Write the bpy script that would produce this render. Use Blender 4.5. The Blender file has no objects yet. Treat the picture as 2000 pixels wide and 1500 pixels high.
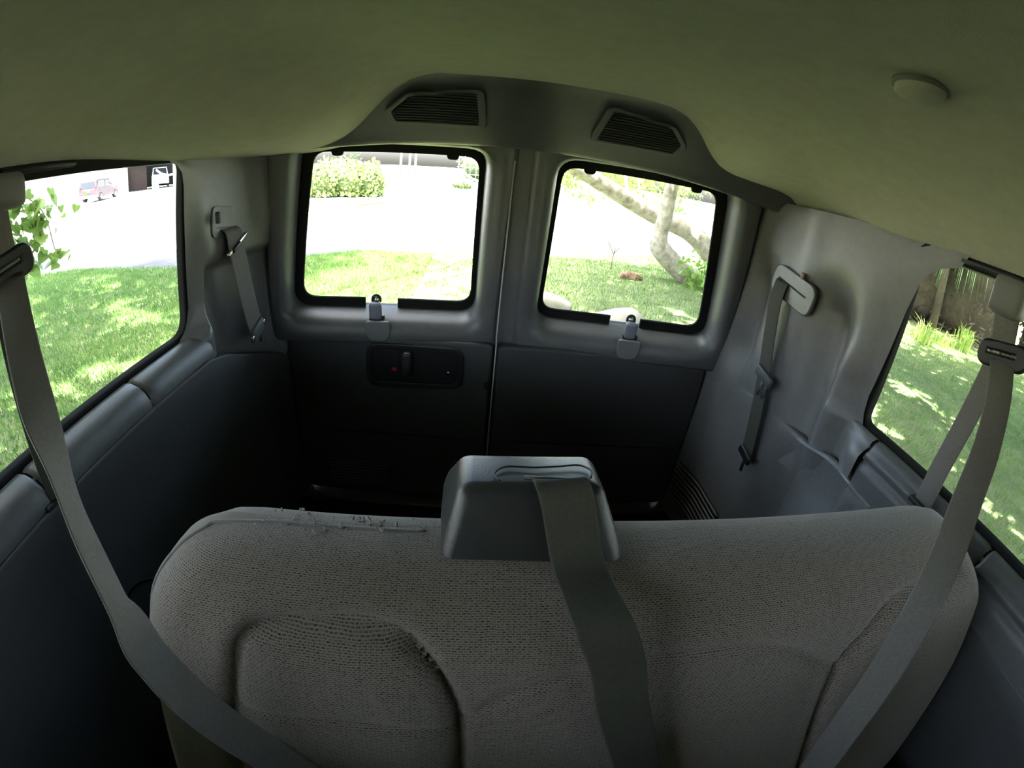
import bpy, bmesh, math, random
import numpy as np
from mathutils import Vector, Matrix

# ------------------------------------------------------------------ scene, camera, world, sun
scn = bpy.context.scene
col = scn.collection
rng = np.random.default_rng(7)
random.seed(7)

def cam_setup():
    cd = bpy.data.cameras.new('camera')
    cd.type = 'PANO'
    cd.sensor_fit = 'HORIZONTAL'
    cd.sensor_width = 36.0
    cd.sensor_height = 27.0
    cd.clip_start = 0.01
    cd.clip_end = 2000
    for tgt in (cd, getattr(cd, 'cycles', None)):
        if tgt is None:
            continue
        try:
            tgt.panorama_type = 'FISHEYE_LENS_POLYNOMIAL'
            tgt.fisheye_fov = math.radians(200)
            tgt.fisheye_polynomial_k0 = 0.0
            tgt.fisheye_polynomial_k1 = -0.06037021683375114
            tgt.fisheye_polynomial_k2 = -7.991408325888311e-06
            tgt.fisheye_polynomial_k3 = 9.044395929035653e-06
            tgt.fisheye_polynomial_k4 = -9.816436053689825e-08
            break
        except AttributeError:
            continue
    co = bpy.data.objects.new('camera', cd)
    col.objects.link(co)
    y, p, ro = 0.1046, -0.4480, 0.1124
    fwd = Vector((math.sin(y)*math.cos(p), math.cos(y)*math.cos(p), math.sin(p)))
    r0 = Vector((math.cos(y), -math.sin(y), 0))
    u0 = r0.cross(fwd)
    rt = r0*math.cos(ro) + u0*math.sin(ro)
    up = -r0*math.sin(ro) + u0*math.cos(ro)
    M = Matrix((rt, up, -fwd)).transposed().to_4x4()
    M.translation = Vector((-0.1111, -1.5636, 1.2320))
    co.matrix_world = M
    scn.camera = co
cam_setup()

SUN_DIR = Vector((-0.14, -0.30, 1.0)).normalized()      # towards the sun

def world_setup():
    w = bpy.data.worlds.new('sky')
    scn.world = w
    w.use_nodes = True
    nt = w.node_tree
    nt.nodes.clear()
    out = nt.nodes.new('ShaderNodeOutputWorld')
    bg = nt.nodes.new('ShaderNodeBackground')
    sk = nt.nodes.new('ShaderNodeTexSky')
    try:
        sk.sky_type = 'NISHITA'
        sk.sun_disc = False
        sk.air_density = 0.7
        sk.dust_density = 6.0
        sk.ozone_density = 0.4
        sk.sun_elevation = math.asin(SUN_DIR.z)
        sk.sun_rotation = math.atan2(SUN_DIR.x, SUN_DIR.y)
    except TypeError:
        pass
    bg.inputs['Strength'].default_value = 0.70
    nt.links.new(sk.outputs[0], bg.inputs[0])
    nt.links.new(bg.outputs[0], out.inputs[0])
    sd = bpy.data.lights.new('sun', 'SUN')
    sd.energy = 12.0
    sd.angle = math.radians(0.6)
    sd.color = (1.0, 0.96, 0.88)
    so = bpy.data.objects.new('sun', sd)
    so.rotation_euler = SUN_DIR.to_track_quat('Z', 'Y').to_euler()
    so.location = (0, 0, 30)
    col.objects.link(so)
    vs = scn.view_settings
    vs.view_transform = 'Standard'
    vs.look = 'None'
    vs.exposure = 2.15
    vs.gamma = 1.0
    vs.use_curve_mapping = False
    c = scn.cycles
    c.max_bounces = 9
    c.diffuse_bounces = 5
    c.glossy_bounces = 3
    c.use_adaptive_sampling = True
    c.adaptive_threshold = 0.03
    c.transparent_max_bounces = 16
    c.sample_clamp_indirect = 6.0
    c.use_denoising = True
    c.caustics_reflective = False
    c.caustics_refractive = False
world_setup()

# ------------------------------------------------------------------ materials
MATS = {}
def mat(name, color, rough=0.6, var=0.0, vscale=8.0, bump=0.0, bscale=300.0, spec=0.4, color2=None, metal=0.0, trans=0.0, ramp=(0.35, 0.65)):
    if name in MATS:
        return MATS[name]
    m = bpy.data.materials.new(name)
    m.use_nodes = True
    nt = m.node_tree
    b = nt.nodes['Principled BSDF']
    b.inputs['Roughness'].default_value = rough
    b.inputs['Metallic'].default_value = metal
    b.inputs['Specular IOR Level'].default_value = spec
    tc = nt.nodes.new('ShaderNodeTexCoord')
    if color2 is not None or var > 0:
        if color2 is None:
            color2 = tuple(min(1, c*(1+var)) for c in color)
            color = tuple(c*(1-var) for c in color)
        n = nt.nodes.new('ShaderNodeTexNoise')
        n.inputs['Scale'].default_value = vscale
        n.inputs['Detail'].default_value = 6
        n.inputs['Roughness'].default_value = 0.65
        nt.links.new(tc.outputs['Object'], n.inputs['Vector'])
        r = nt.nodes.new('ShaderNodeValToRGB')
        r.color_ramp.elements[0].position = ramp[0]
        r.color_ramp.elements[1].position = ramp[1]
        r.color_ramp.elements[0].color = (*color, 1)
        r.color_ramp.elements[1].color = (*color2, 1)
        nt.links.new(n.outputs['Fac'], r.inputs['Fac'])
        nt.links.new(r.outputs['Color'], b.inputs['Base Color'])
    else:
        b.inputs['Base Color'].default_value = (*color, 1)
    if bump > 0:
        n2 = nt.nodes.new('ShaderNodeTexNoise')
        n2.inputs['Scale'].default_value = bscale
        n2.inputs['Detail'].default_value = 3
        nt.links.new(tc.outputs['Object'], n2.inputs['Vector'])
        bp = nt.nodes.new('ShaderNodeBump')
        bp.inputs['Strength'].default_value = bump
        bp.inputs['Distance'].default_value = 0.002
        nt.links.new(n2.outputs['Fac'], bp.inputs['Height'])
        nt.links.new(bp.outputs['Normal'], b.inputs['Normal'])
    MATS[name] = m
    return m

def leafmat(name, c1, c2, rough=0.45, scale=1.2, transl=0.35):
    if name in MATS:
        return MATS[name]
    m = bpy.data.materials.new(name)
    m.use_nodes = True
    nt = m.node_tree
    nt.nodes.clear()
    out = nt.nodes.new('ShaderNodeOutputMaterial')
    pb = nt.nodes.new('ShaderNodeBsdfPrincipled')
    tr = nt.nodes.new('ShaderNodeBsdfTranslucent')
    mx = nt.nodes.new('ShaderNodeMixShader')
    mx.inputs[0].default_value = transl
    tc = nt.nodes.new('ShaderNodeTexCoord')
    n = nt.nodes.new('ShaderNodeTexNoise')
    n.inputs['Scale'].default_value = scale
    n.inputs['Detail'].default_value = 8
    n.inputs['Roughness'].default_value = 0.75
    nt.links.new(tc.outputs['Object'], n.inputs['Vector'])
    r = nt.nodes.new('ShaderNodeValToRGB')
    r.color_ramp.elements[0].position = 0.32
    r.color_ramp.elements[1].position = 0.68
    r.color_ramp.elements[0].color = (*c1, 1)
    r.color_ramp.elements[1].color = (*c2, 1)
    nt.links.new(n.outputs['Fac'], r.inputs['Fac'])
    pb.inputs['Roughness'].default_value = rough
    pb.inputs['Specular IOR Level'].default_value = 0.3
    nt.links.new(r.outputs['Color'], pb.inputs['Base Color'])
    nt.links.new(r.outputs['Color'], tr.inputs['Color'])
    nt.links.new(pb.outputs[0], mx.inputs[1])
    nt.links.new(tr.outputs[0], mx.inputs[2])
    nt.links.new(mx.outputs[0], out.inputs[0])
    MATS[name] = m
    return m

def glassmat(name, tint):
    m = bpy.data.materials.new(name)
    m.use_nodes = True
    nt = m.node_tree
    nt.nodes.clear()
    out = nt.nodes.new('ShaderNodeOutputMaterial')
    t = nt.nodes.new('ShaderNodeBsdfTransparent')
    t.inputs[0].default_value = (*tint, 1)
    g = nt.nodes.new('ShaderNodeBsdfGlossy')
    g.inputs['Roughness'].default_value = 0.02
    mx = nt.nodes.new('ShaderNodeMixShader')
    mx.inputs[0].default_value = 0.014
    nt.links.new(t.outputs[0], mx.inputs[1])
    nt.links.new(g.outputs[0], mx.inputs[2])
    nt.links.new(mx.outputs[0], out.inputs[0])
    MATS[name] = m
    return m

def fabricmat(name, light, dark):
    m = bpy.data.materials.new(name)
    m.use_nodes = True
    nt = m.node_tree
    b = nt.nodes['Principled BSDF']
    b.inputs['Roughness'].default_value = 0.95
    b.inputs['Specular IOR Level'].default_value = 0.1
    try:
        b.inputs['Sheen Weight'].default_value = 0.25
        b.inputs['Sheen Roughness'].default_value = 0.5
    except KeyError:
        pass
    uv = nt.nodes.new('ShaderNodeUVMap')
    nz = nt.nodes.new('ShaderNodeTexNoise')
    nz.inputs['Scale'].default_value = 55
    nz.inputs['Detail'].default_value = 2
    nt.links.new(uv.outputs[0], nz.inputs['Vector'])
    mxv = nt.nodes.new('ShaderNodeMix')
    mxv.data_type = 'VECTOR'
    mxv.inputs[0].default_value = 0.003
    nt.links.new(uv.outputs[0], mxv.inputs[4])
    nt.links.new(nz.outputs['Color'], mxv.inputs[5])
    br = nt.nodes.new('ShaderNodeTexBrick')
    br.offset = 0.37
    br.inputs['Scale'].default_value = 1.0
    br.inputs['Brick Width'].default_value = 0.0056
    br.inputs['Row Height'].default_value = 0.0027
    br.inputs['Mortar Size'].default_value = 0.0008
    br.inputs['Mortar Smooth'].default_value = 0.4
    br.inputs['Color1'].default_value = (*dark, 1)
    br.inputs['Color2'].default_value = (*[d*0.6+l*0.4 for d, l in zip(dark, light)], 1)
    br.inputs['Mortar'].default_value = (*light, 1)
    nt.links.new(mxv.outputs[1], br.inputs['Vector'])
    n2 = nt.nodes.new('ShaderNodeTexNoise')
    n2.inputs['Scale'].default_value = 420
    n2.inputs['Detail'].default_value = 3
    nt.links.new(uv.outputs[0], n2.inputs['Vector'])
    rp = nt.nodes.new('ShaderNodeValToRGB')
    rp.color_ramp.elements[0].position = 0.47
    rp.color_ramp.elements[1].position = 0.72
    nt.links.new(n2.outputs['Fac'], rp.inputs['Fac'])
    mx = nt.nodes.new('ShaderNodeMix')
    mx.data_type = 'RGBA'
    nt.links.new(rp.outputs['Color'], mx.inputs[0])
    nt.links.new(br.outputs['Color'], mx.inputs[6])
    mx.inputs[7].default_value = (*light, 1)
    nt.links.new(mx.outputs[2], b.inputs['Base Color'])
    bp = nt.nodes.new('ShaderNodeBump')
    bp.inputs['Strength'].default_value = 0.35
    bp.inputs['Distance'].default_value = 0.0015
    nt.links.new(br.outputs['Fac'], bp.inputs['Height'])
    nt.links.new(bp.outputs['Normal'], b.inputs['Normal'])
    MATS[name] = m
    return m

PL = mat('grey_plastic', (0.100, 0.100, 0.101), 0.30, 0.06, 60, 0.25, 900, 0.45)
PLP = mat('lit_grey_plastic', (0.150, 0.148, 0.146), 0.31, 0.06, 60, 0.25, 900, 0.45)  # same trim plastic as the doors, lightened for window light on the pillars
PLD = mat('dark_and_shaded_grey_plastic', (0.052, 0.052, 0.053), 0.5, 0.06, 60, 0.25, 900, 0.4)  # trim plastic darkened for low light on lower panels; also plain dark parts
BLK = mat('black_plastic', (0.012, 0.012, 0.013), 0.45, 0.1, 50, 0.1, 700, 0.4)
RUB = mat('black_rubber', (0.010, 0.010, 0.010), 0.8, 0.1, 40, 0.2, 500, 0.2)
HL = mat('headliner_cloth', (0.56, 0.52, 0.445), 0.95, 0.05, 30, 0.5, 700, 0.1)
HLTRIM = mat('headliner_trim', (0.20, 0.20, 0.19), 0.7, 0.05, 30, 0.2, 700, 0.3)
CARPET = mat('black_carpet', (0.018, 0.018, 0.020), 0.98, 0.3, 200, 0.8, 500, 0.1)
MAT_ = mat('dark_floor_vinyl', (0.045, 0.048, 0.054), 0.6, 0.2, 12, 0.4, 300, 0.3)
FAB = fabricmat('woven_seat_fabric', (0.25, 0.21, 0.178), (0.028, 0.025, 0.023))
WEB = mat('grey_webbing', (0.145, 0.138, 0.128), 0.75, 0.10, 250, 0.4, 1200, 0.2)
WEBD = mat('olive_webbing', (0.055, 0.055, 0.043), 0.8, 0.12, 250, 0.4, 1200, 0.2)
CHR = mat('chrome', (0.7, 0.7, 0.7), 0.25, metal=1.0)
RED = mat('red_plastic', (0.45, 0.02, 0.03), 0.4)
WHT = mat('white_paint', (0.80, 0.80, 0.78), 0.5, 0.04, 2)
GLS = glassmat('clear_glass', (0.93, 0.96, 0.93))

# ------------------------------------------------------------------ helpers
def smooth(t):
    t = np.clip(t, 0, 1)
    return t*t*(3-2*t)
def ss(a, b, x):
    return smooth((np.asarray(x, float)-a)/(b-a))

def tag(o, label=None, cat=None, group=None, kind=None):
    if label: o['label'] = label
    if cat: o['category'] = cat
    if group: o['group'] = group
    if kind: o['kind'] = kind
    return o

def empty(name, loc=(0, 0, 0), label=None, cat=None, group=None, kind=None, rotz=0.0):
    o = bpy.data.objects.new(name, None)
    o.empty_display_size = 0.05
    o.location = loc
    o.rotation_euler = (0, 0, rotz)
    col.objects.link(o)
    return tag(o, label, cat, group, kind)

def add(name, me, m, parent=None, world=True):
    o = bpy.data.objects.new(name, me)
    col.objects.link(o)
    if m is not None and not me.materials:
        me.materials.append(m)
    if parent is not None:
        o.parent = parent
        if world:   # geometry given in world coordinates
            o.matrix_parent_inverse = (Matrix.Translation(parent.location) @ parent.rotation_euler.to_matrix().to_4x4()).inverted() if parent.parent is None else Matrix.Identity(4)
    return o

def pydata(name, v, f, m, parent=None, sm=False, world=True):
    me = bpy.data.meshes.new(name)
    me.from_pydata([tuple(p) for p in v], [], [tuple(q) for q in f])
    me.update()
    if sm:
        me.polygons.foreach_set('use_smooth', [True]*len(me.polygons))
    return add(name, me, m, parent, world)

def grid(name, fn, us, vs, m, parent=None, flip=False, sm=True, uvfn=None, world=True):
    """surface through fn(u, v) -> (x, y, z)"""
    us = list(us); vs = list(vs)
    V = [fn(u, v) for u in us for v in vs]
    nv = len(vs)
    F = []
    for i in range(len(us)-1):
        for j in range(nv-1):
            q = [i*nv+j, (i+1)*nv+j, (i+1)*nv+j+1, i*nv+j+1]
            F.append(q[::-1] if flip else q)
    o = pydata(name, V, F, m, parent, sm, world)
    if uvfn:
        uvl = o.data.uv_layers.new(name='UVMap')
        uvs = [uvfn(u, v) for u in us for v in vs]
        for lp in o.data.loops:
            uvl.data[lp.index].uv = uvs[lp.vertex_index]
    return o

def box_bm(bm, c, s, rot=None):
    r = bmesh.ops.create_cube(bm, size=1.0)
    M = Matrix.Translation(Vector(c)) @ (rot.to_4x4() if rot else Matrix.Identity(4)) @ Matrix.Diagonal((*s, 1))
    bmesh.ops.transform(bm, matrix=M, verts=r['verts'])
    return r['verts']

def bm_obj(name, bm, m, parent=None, sm=False, world=True):
    me = bpy.data.meshes.new(name)
    bm.normal_update()
    bm.to_mesh(me)
    bm.free()
    if sm:
        me.polygons.foreach_set('use_smooth', [True]*len(me.polygons))
    return add(name, me, m, parent, world)

def rbox(name, c, s, m, parent=None, bev=0.005, seg=2, rot=None, sm=True, world=True):
    bm = bmesh.new()
    r = bmesh.ops.create_cube(bm, size=1.0)
    bmesh.ops.scale(bm, vec=s, verts=bm.verts)
    if bev > 0:
        bmesh.ops.bevel(bm, geom=list(bm.edges), offset=min(bev, min(s)*0.49), segments=seg, affect='EDGES', profile=0.5)
    M = Matrix.Translation(Vector(c)) @ (rot.to_4x4() if rot else Matrix.Identity(4))
    bmesh.ops.transform(bm, matrix=M, verts=bm.verts)
    return bm_obj(name, bm, m, parent, sm and seg > 1, world)

def catmull(P, n=8):
    P = [np.asarray(p, float) for p in P]
    out = []
    for i in range(len(P)-1):
        p0 = P[i-1] if i > 0 else 2*P[i]-P[i+1]
        p3 = P[i+2] if i+2 < len(P) else 2*P[i+1]-P[i]
        p1, p2 = P[i], P[i+1]
        for k in range(n):
            t = k/n
            out.append(0.5*((2*p1)+(-p0+p2)*t+(2*p0-5*p1+4*p2-p3)*t*t+(-p0+3*p1-3*p2+p3)*t**3))
    out.append(P[-1])
    return out

def tube_data(P, R, k=10, cap=True):
    P = [Vector(p) for p in P]
    if not hasattr(R, '__len__'):
        R = [R]*len(P)
    V, F = [], []
    ref = None
    for i, p in enumerate(P):
        d = (P[min(i+1, len(P)-1)]-P[max(i-1, 0)]).normalized()
        if ref is None:
            ref = d.orthogonal().normalized()
        ref = (ref - d*ref.dot(d)).normalized()
        b = d.cross(ref)
        for j in range(k):
            a = 2*math.pi*j/k
            V.append(p + (ref*math.cos(a)+b*math.sin(a))*R[i])
    for i in range(len(P)-1):
        for j in range(k):
            F.append((i*k+j, i*k+(j+1) % k, (i+1)*k+(j+1) % k, (i+1)*k+j))
    if cap:
        F.append(tuple(range(k))[::-1])
        F.append(tuple((len(P)-1)*k+j for j in range(k)))
    return V, F

def tube(name, P, R, m, parent=None, k=10, sm=True, world=True):
    V, F = tube_data(P, R, k)
    return pydata(name, V, F, m, parent, sm, world)

def ribbon(name, P, Wd, width, m, parent=None, thick=0.0018, n=8, world=True):
    """strap through points P, Wd the direction across it at each point"""
    C = catmull(P, n)
    D = catmull(Wd, n)
    V, F = [], []
    for i, c in enumerate(C):
        t = C[min(i+1, len(C)-1)]-C[max(i-1, 0)]
        t = t/np.linalg.norm(t)
        d = D[i]-t*(D[i]@t)
        d = d/np.linalg.norm(d)
        nn = np.cross(t, d)
        w = width if not callable(width) else width(i/(len(C)-1))
        for (a, b) in ((-1, 1), (-0.9, 1.6), (0.9, 1.6), (1, 1), (1, -1), (0.9, -1.6), (-0.9, -1.6), (-1, -1)):
            V.append(c+d*a*w/2+nn*b*thick/2)
    k = 8
    for i in range(len(C)-1):
        for j in range(k):
            F.append((i*k+j, (i+1)*k+j, (i+1)*k+(j+1) % k, i*k+(j+1) % k))
    F.append(tuple(range(k)))
    F.append(tuple((len(C)-1)*k+j for j in range(k))[::-1])
    o = pydata(name, V, F, m, parent, True, world)
    return o

def roundpoly(P, r, n=6):
    """rounded polygon from corners (counter-clockwise), r one radius or a list"""
    out = []
    N = len(P)
    for i in range(N):
        p = Vector(P[i]); a = Vector(P[i-1]); b = Vector(P[(i+1) % N])
        ri = r[i] if hasattr(r, '__len__') else r
        u = (a-p).normalized(); v = (b-p).normalized()
        if ri <= 0:
            out.append((p.x, p.y)); continue
        ang = u.angle(v)
        d = min(ri/math.tan(ang/2), (a-p).length*0.49, (b-p).length*0.49)
        s, e = p+u*d, p+v*d
        for k in range(n+1):
            t = k/n
            q = s*(1-t)**2+p*2*t*(1-t)+e*t*t
            out.append((q.x, q.y))
    return out

def fill(name, loops, thick, bev, M, m, parent=None, sm=False, seg=3, world=True):
    """flat plate with holes (2D loops), thickness along +local z from 0, placed by matrix M"""
    cu = bpy.data.curves.new(name, 'CURVE')
    cu.dimensions = '2D'
    cu.fill_mode = 'BOTH'
    cu.extrude = max(thick/2-bev, 0)
    cu.bevel_depth = bev
    cu.bevel_resolution = seg
    for L in loops:
        sp = cu.splines.new('POLY')
        sp.points.add(len(L)-1)
        for i, (x, y) in enumerate(L):
            sp.points[i].co = (x, y, 0, 1)
        sp.use_cyclic_u = True
    t = bpy.data.objects.new(name, cu)
    me = bpy.data.meshes.new_from_object(t)
    bpy.data.objects.remove(t)
    bpy.data.curves.remove(cu)
    me.transform(M @ Matrix.Translation((0, 0, thick/2)))
    me.name = name
    me.materials.clear()
    if sm:
        me.polygons.foreach_set('use_smooth', [True]*len(me.polygons))
    return add(name, me, m, parent, world)

def frame(o, u, v):
    u = Vector(u).normalized(); v = Vector(v); v = (v-u*v.dot(u)).normalized(); n = u.cross(v)
    M = Matrix((u, v, n)).transposed().to_4x4()
    M.translation = Vector(o)
    return M

def loft_x(name, prof, xs, m, parent=None, dz=None, flip=False):
    def fn(x, k):
        y, z = prof[k]
        return (x, y, z+(dz(x, k) if dz else 0))
    return grid(name, fn, xs, range(len(prof)), m, parent, flip)

def copy_tree(o, parent=None):
    c = o.copy()
    col.objects.link(c)
    c.parent = parent
    for ch in o.children:
        copy_tree(ch, c)
    return c

# ------------------------------------------------------------------ ground outside
GZ = -0.78
GRASS = leafmat('grass_blades', (0.065, 0.18, 0.04), (0.24, 0.37, 0.10), 0.6, 3.0, 0.3)
LAWN = mat('lawn_soil', (0.12, 0.135, 0.075), 0.95, vscale=1.3, bump=0.6, bscale=40, spec=0.1, color2=(0.25, 0.28, 0.14), ramp=(0.3, 0.6))
ROADM = mat('asphalt', (0.115, 0.11, 0.12), 0.9, 0.2, 0.8, 0.3, 60, 0.2)
CONC = mat('pale_concrete', (0.42, 0.40, 0.39), 0.9, 0.08, 1.0, 0.2, 60, 0.2)

def slab(name, loop, z0, z1, m, kind='structure', parent=None):
    n = len(loop)
    V = [(x, y, z1) for x, y in loop]+[(x, y, z0) for x, y in loop]
    F = [tuple(range(n))]+[(i, i+n, (i+1) % n+n, (i+1) % n) for i in range(n)]
    o = pydata(name, V, F, m, parent)
    if parent is None:
        tag(o, kind=kind)
    return o

o = slab('ground', [(-300, -100), (300, -100), (300, 400), (-300, 400)], GZ-0.6, GZ-0.12, CONC)
o = slab('road', [(-90, 4), (-40, 1), (-11, 6.0), (-3, 8.4), (2, 9.6), (9, 14), (40, 24), (90, 34), (90, 50), (40, 38), (16, 30), (5, 26), (4.5, 70), (-4, 70), (-4.6, 26), (-6, 19), (-14, 14.5), (-40, 18), (-90, 30)], GZ-0.11, GZ-0.08, ROADM)
lawn_loop = [(-60, -60), (60, -60), (60, 33), (30, 24.5), (12, 16.4), (8.55, 14.6), (4.9, 12.1), (1.53, 10.2), (-0.26, 9.8), (-2.8, 9.0), (-3.8, 8.2), (-6.26, 7.0), (-9.5, 7.1), (-11.2, 6.4), (-30, 3), (-60, 1)]
slab('lawn', lawn_loop, GZ-0.1, GZ, LAWN)
for nm, lp in (('verge', [(-9.5, 15.6), (-6.9, 16.2), (-6.2, 17.6), (-6.9, 18.2), (-9.5, 18.0)]),
               ('verge', [(-9, 20.0), (-6.0, 20.2), (-5.0, 22.5), (-5.3, 24.2), (-9, 23.2)]),
               ('verge', [(7.5, 35.5), (12, 36.5), (19, 33), (40, 40), (40, 60), (8, 60)]),
               ('verge', [(1.2, 27), (4, 27.5), (4, 36), (2.2, 33)])):
    slab(nm, lp, GZ-0.1, GZ+0.02, LAWN)
for lp in ([(-13, 15.2), (-6.6, 15.9), (-5.9, 17.5), (-6.3, 17.6), (-6.9, 16.2), (-13, 15.5)], [(-6.3, 33.8), (-3.6, 32.2), (-3.5, 32.6), (-6.2, 34.3)], [(0.9, 26.6), (4.2, 27.2), (4.2, 27.5), (1.0, 27.0)]):
    slab('kerb', lp, GZ-0.1, GZ+0.05, CONC)

def blades(name, n, area, hmin, hmax, w, m, parent=None, lean=0.5, keep=None):
    x = rng.uniform(area[0], area[1], n); y = rng.uniform(area[2], area[3], n)
    if keep is not None:
        k = keep(x, y); x = x[k]; y = y[k]; n = len(x)
    h = rng.uniform(hmin, hmax, n); a = rng.uniform(0, 6.283, n)
    dx, dy = np.cos(a)*w/2, np.sin(a)*w/2
    lx, ly = rng.normal(0, lean, n)*h, rng.normal(0, lean, n)*h
    V = np.zeros((n, 3, 3))
    V[:, 0] = np.stack([x-dx, y-dy, np.full(n, GZ-0.01)], 1)
    V[:, 1] = np.stack([x+dx, y+dy, np.full(n, GZ-0.01)], 1)
    V[:, 2] = np.stack([x+lx, y+ly, GZ+h], 1)
    me = bpy.data.meshes.new(name)
    me.vertices.add(3*n); me.vertices.foreach_set('co', V.reshape(-1))
    me.loops.add(3*n); me.loops.foreach_set('vertex_index', np.arange(3*n))
    me.polygons.add(n); me.polygons.foreach_set('loop_start', np.arange(n)*3); me.polygons.foreach_set('loop_total', np.full(n, 3))
    me.update(); me.validate()
    return add(name, me, m, parent)

from_edge = np.array([p for p in lawn_loop[2:14]])
ex, ey = from_edge[:, 0][::-1], from_edge[:, 1][::-1]
def inlawn(x, y):
    return (y < np.interp(x, ex, ey)-0.05) & ~((np.abs(x) < 1.1) & (y > -6) & (y < 0.35))
g = blades('grass', 150000, (-11, -1.05, -2, 9), 0.03, 0.10, 0.014, GRASS, keep=inlawn)
tag(g, 'sunlit lawn grass outside the side window with the hanging leafy branch', 'grass', kind='stuff')
g = blades('grass', 110000, (-5, 7.5, 1.0, 14), 0.025, 0.08, 0.014, GRASS, keep=inlawn)
tag(g, 'short lawn grass behind the two rear door windows', 'grass', kind='stuff')
g = blades('grass', 150000, (1.05, 15, -3, 9), 0.02, 0.06, 0.014, GRASS, keep=lambda x, y: inlawn(x, y) & ~((x < 7.5) & (y > 1.0)) | ((x > 1.05) & (x < 7.5) & (y > -3) & (y < 1.0)))
tag(g, 'shaded green lawn outside the side window next to the wide grey pillar', 'grass', kind='stuff')

# ------------------------------------------------------------------ leaves and trees
def leafcloud(name, C, size, m, parent=None, aspect=0.55, droop=0.0, world=True):
    """diamond leaves at the points C"""
    C = np.asarray(C, float); n = len(C)
    s = rng.uniform(0.6, 1.3, n)*size
    d = rng.normal(0, 1, (n, 3)); d[:, 2] -= droop*2
    d /= np.linalg.norm(d, axis=1)[:, None]
    e = rng.normal(0, 1, (n, 3)); e -= d*(e*d).sum(1)[:, None]; e /= np.linalg.norm(e, axis=1)[:, None]
    V = np.stack([C, C+(d*0.45+e*aspect*0.5)*s[:, None], C+d*s[:, None], C+(d*0.45-e*aspect*0.5)*s[:, None]], 1)
    me = bpy.data.meshes.new(name)
    me.vertices.add(4*n); me.vertices.foreach_set('co', V.reshape(-1))
    me.loops.add(4*n); me.loops.foreach_set('vertex_index', np.arange(4*n))
    me.polygons.add(n); me.polygons.foreach_set('loop_start', np.arange(n)*4); me.polygons.foreach_set('loop_total', np.full(n, 4))
    me.update(); me.validate()
    o = add(name, me, m, parent, world)
    return o

BARK = mat('pale_bark', (0.22, 0.19, 0.15), 0.9, vscale=6, bump=0.8, bscale=30, spec=0.1, color2=(0.46, 0.42, 0.36), ramp=(0.35, 0.6))
LEAFC = leafmat('canopy_leaves', (0.06, 0.11, 0.035), (0.15, 0.21, 0.08), 0.5, 1.0, 0.3)
LEAFB = leafmat('bright_leaves', (0.14, 0.30, 0.05), (0.32, 0.46, 0.12), 0.4, 5.0, 0.4)
LEAFD = leafmat('dark_leaves', (0.03, 0.07, 0.02), (0.10, 0.13, 0.05), 0.5, 2.0, 0.2)

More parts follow.
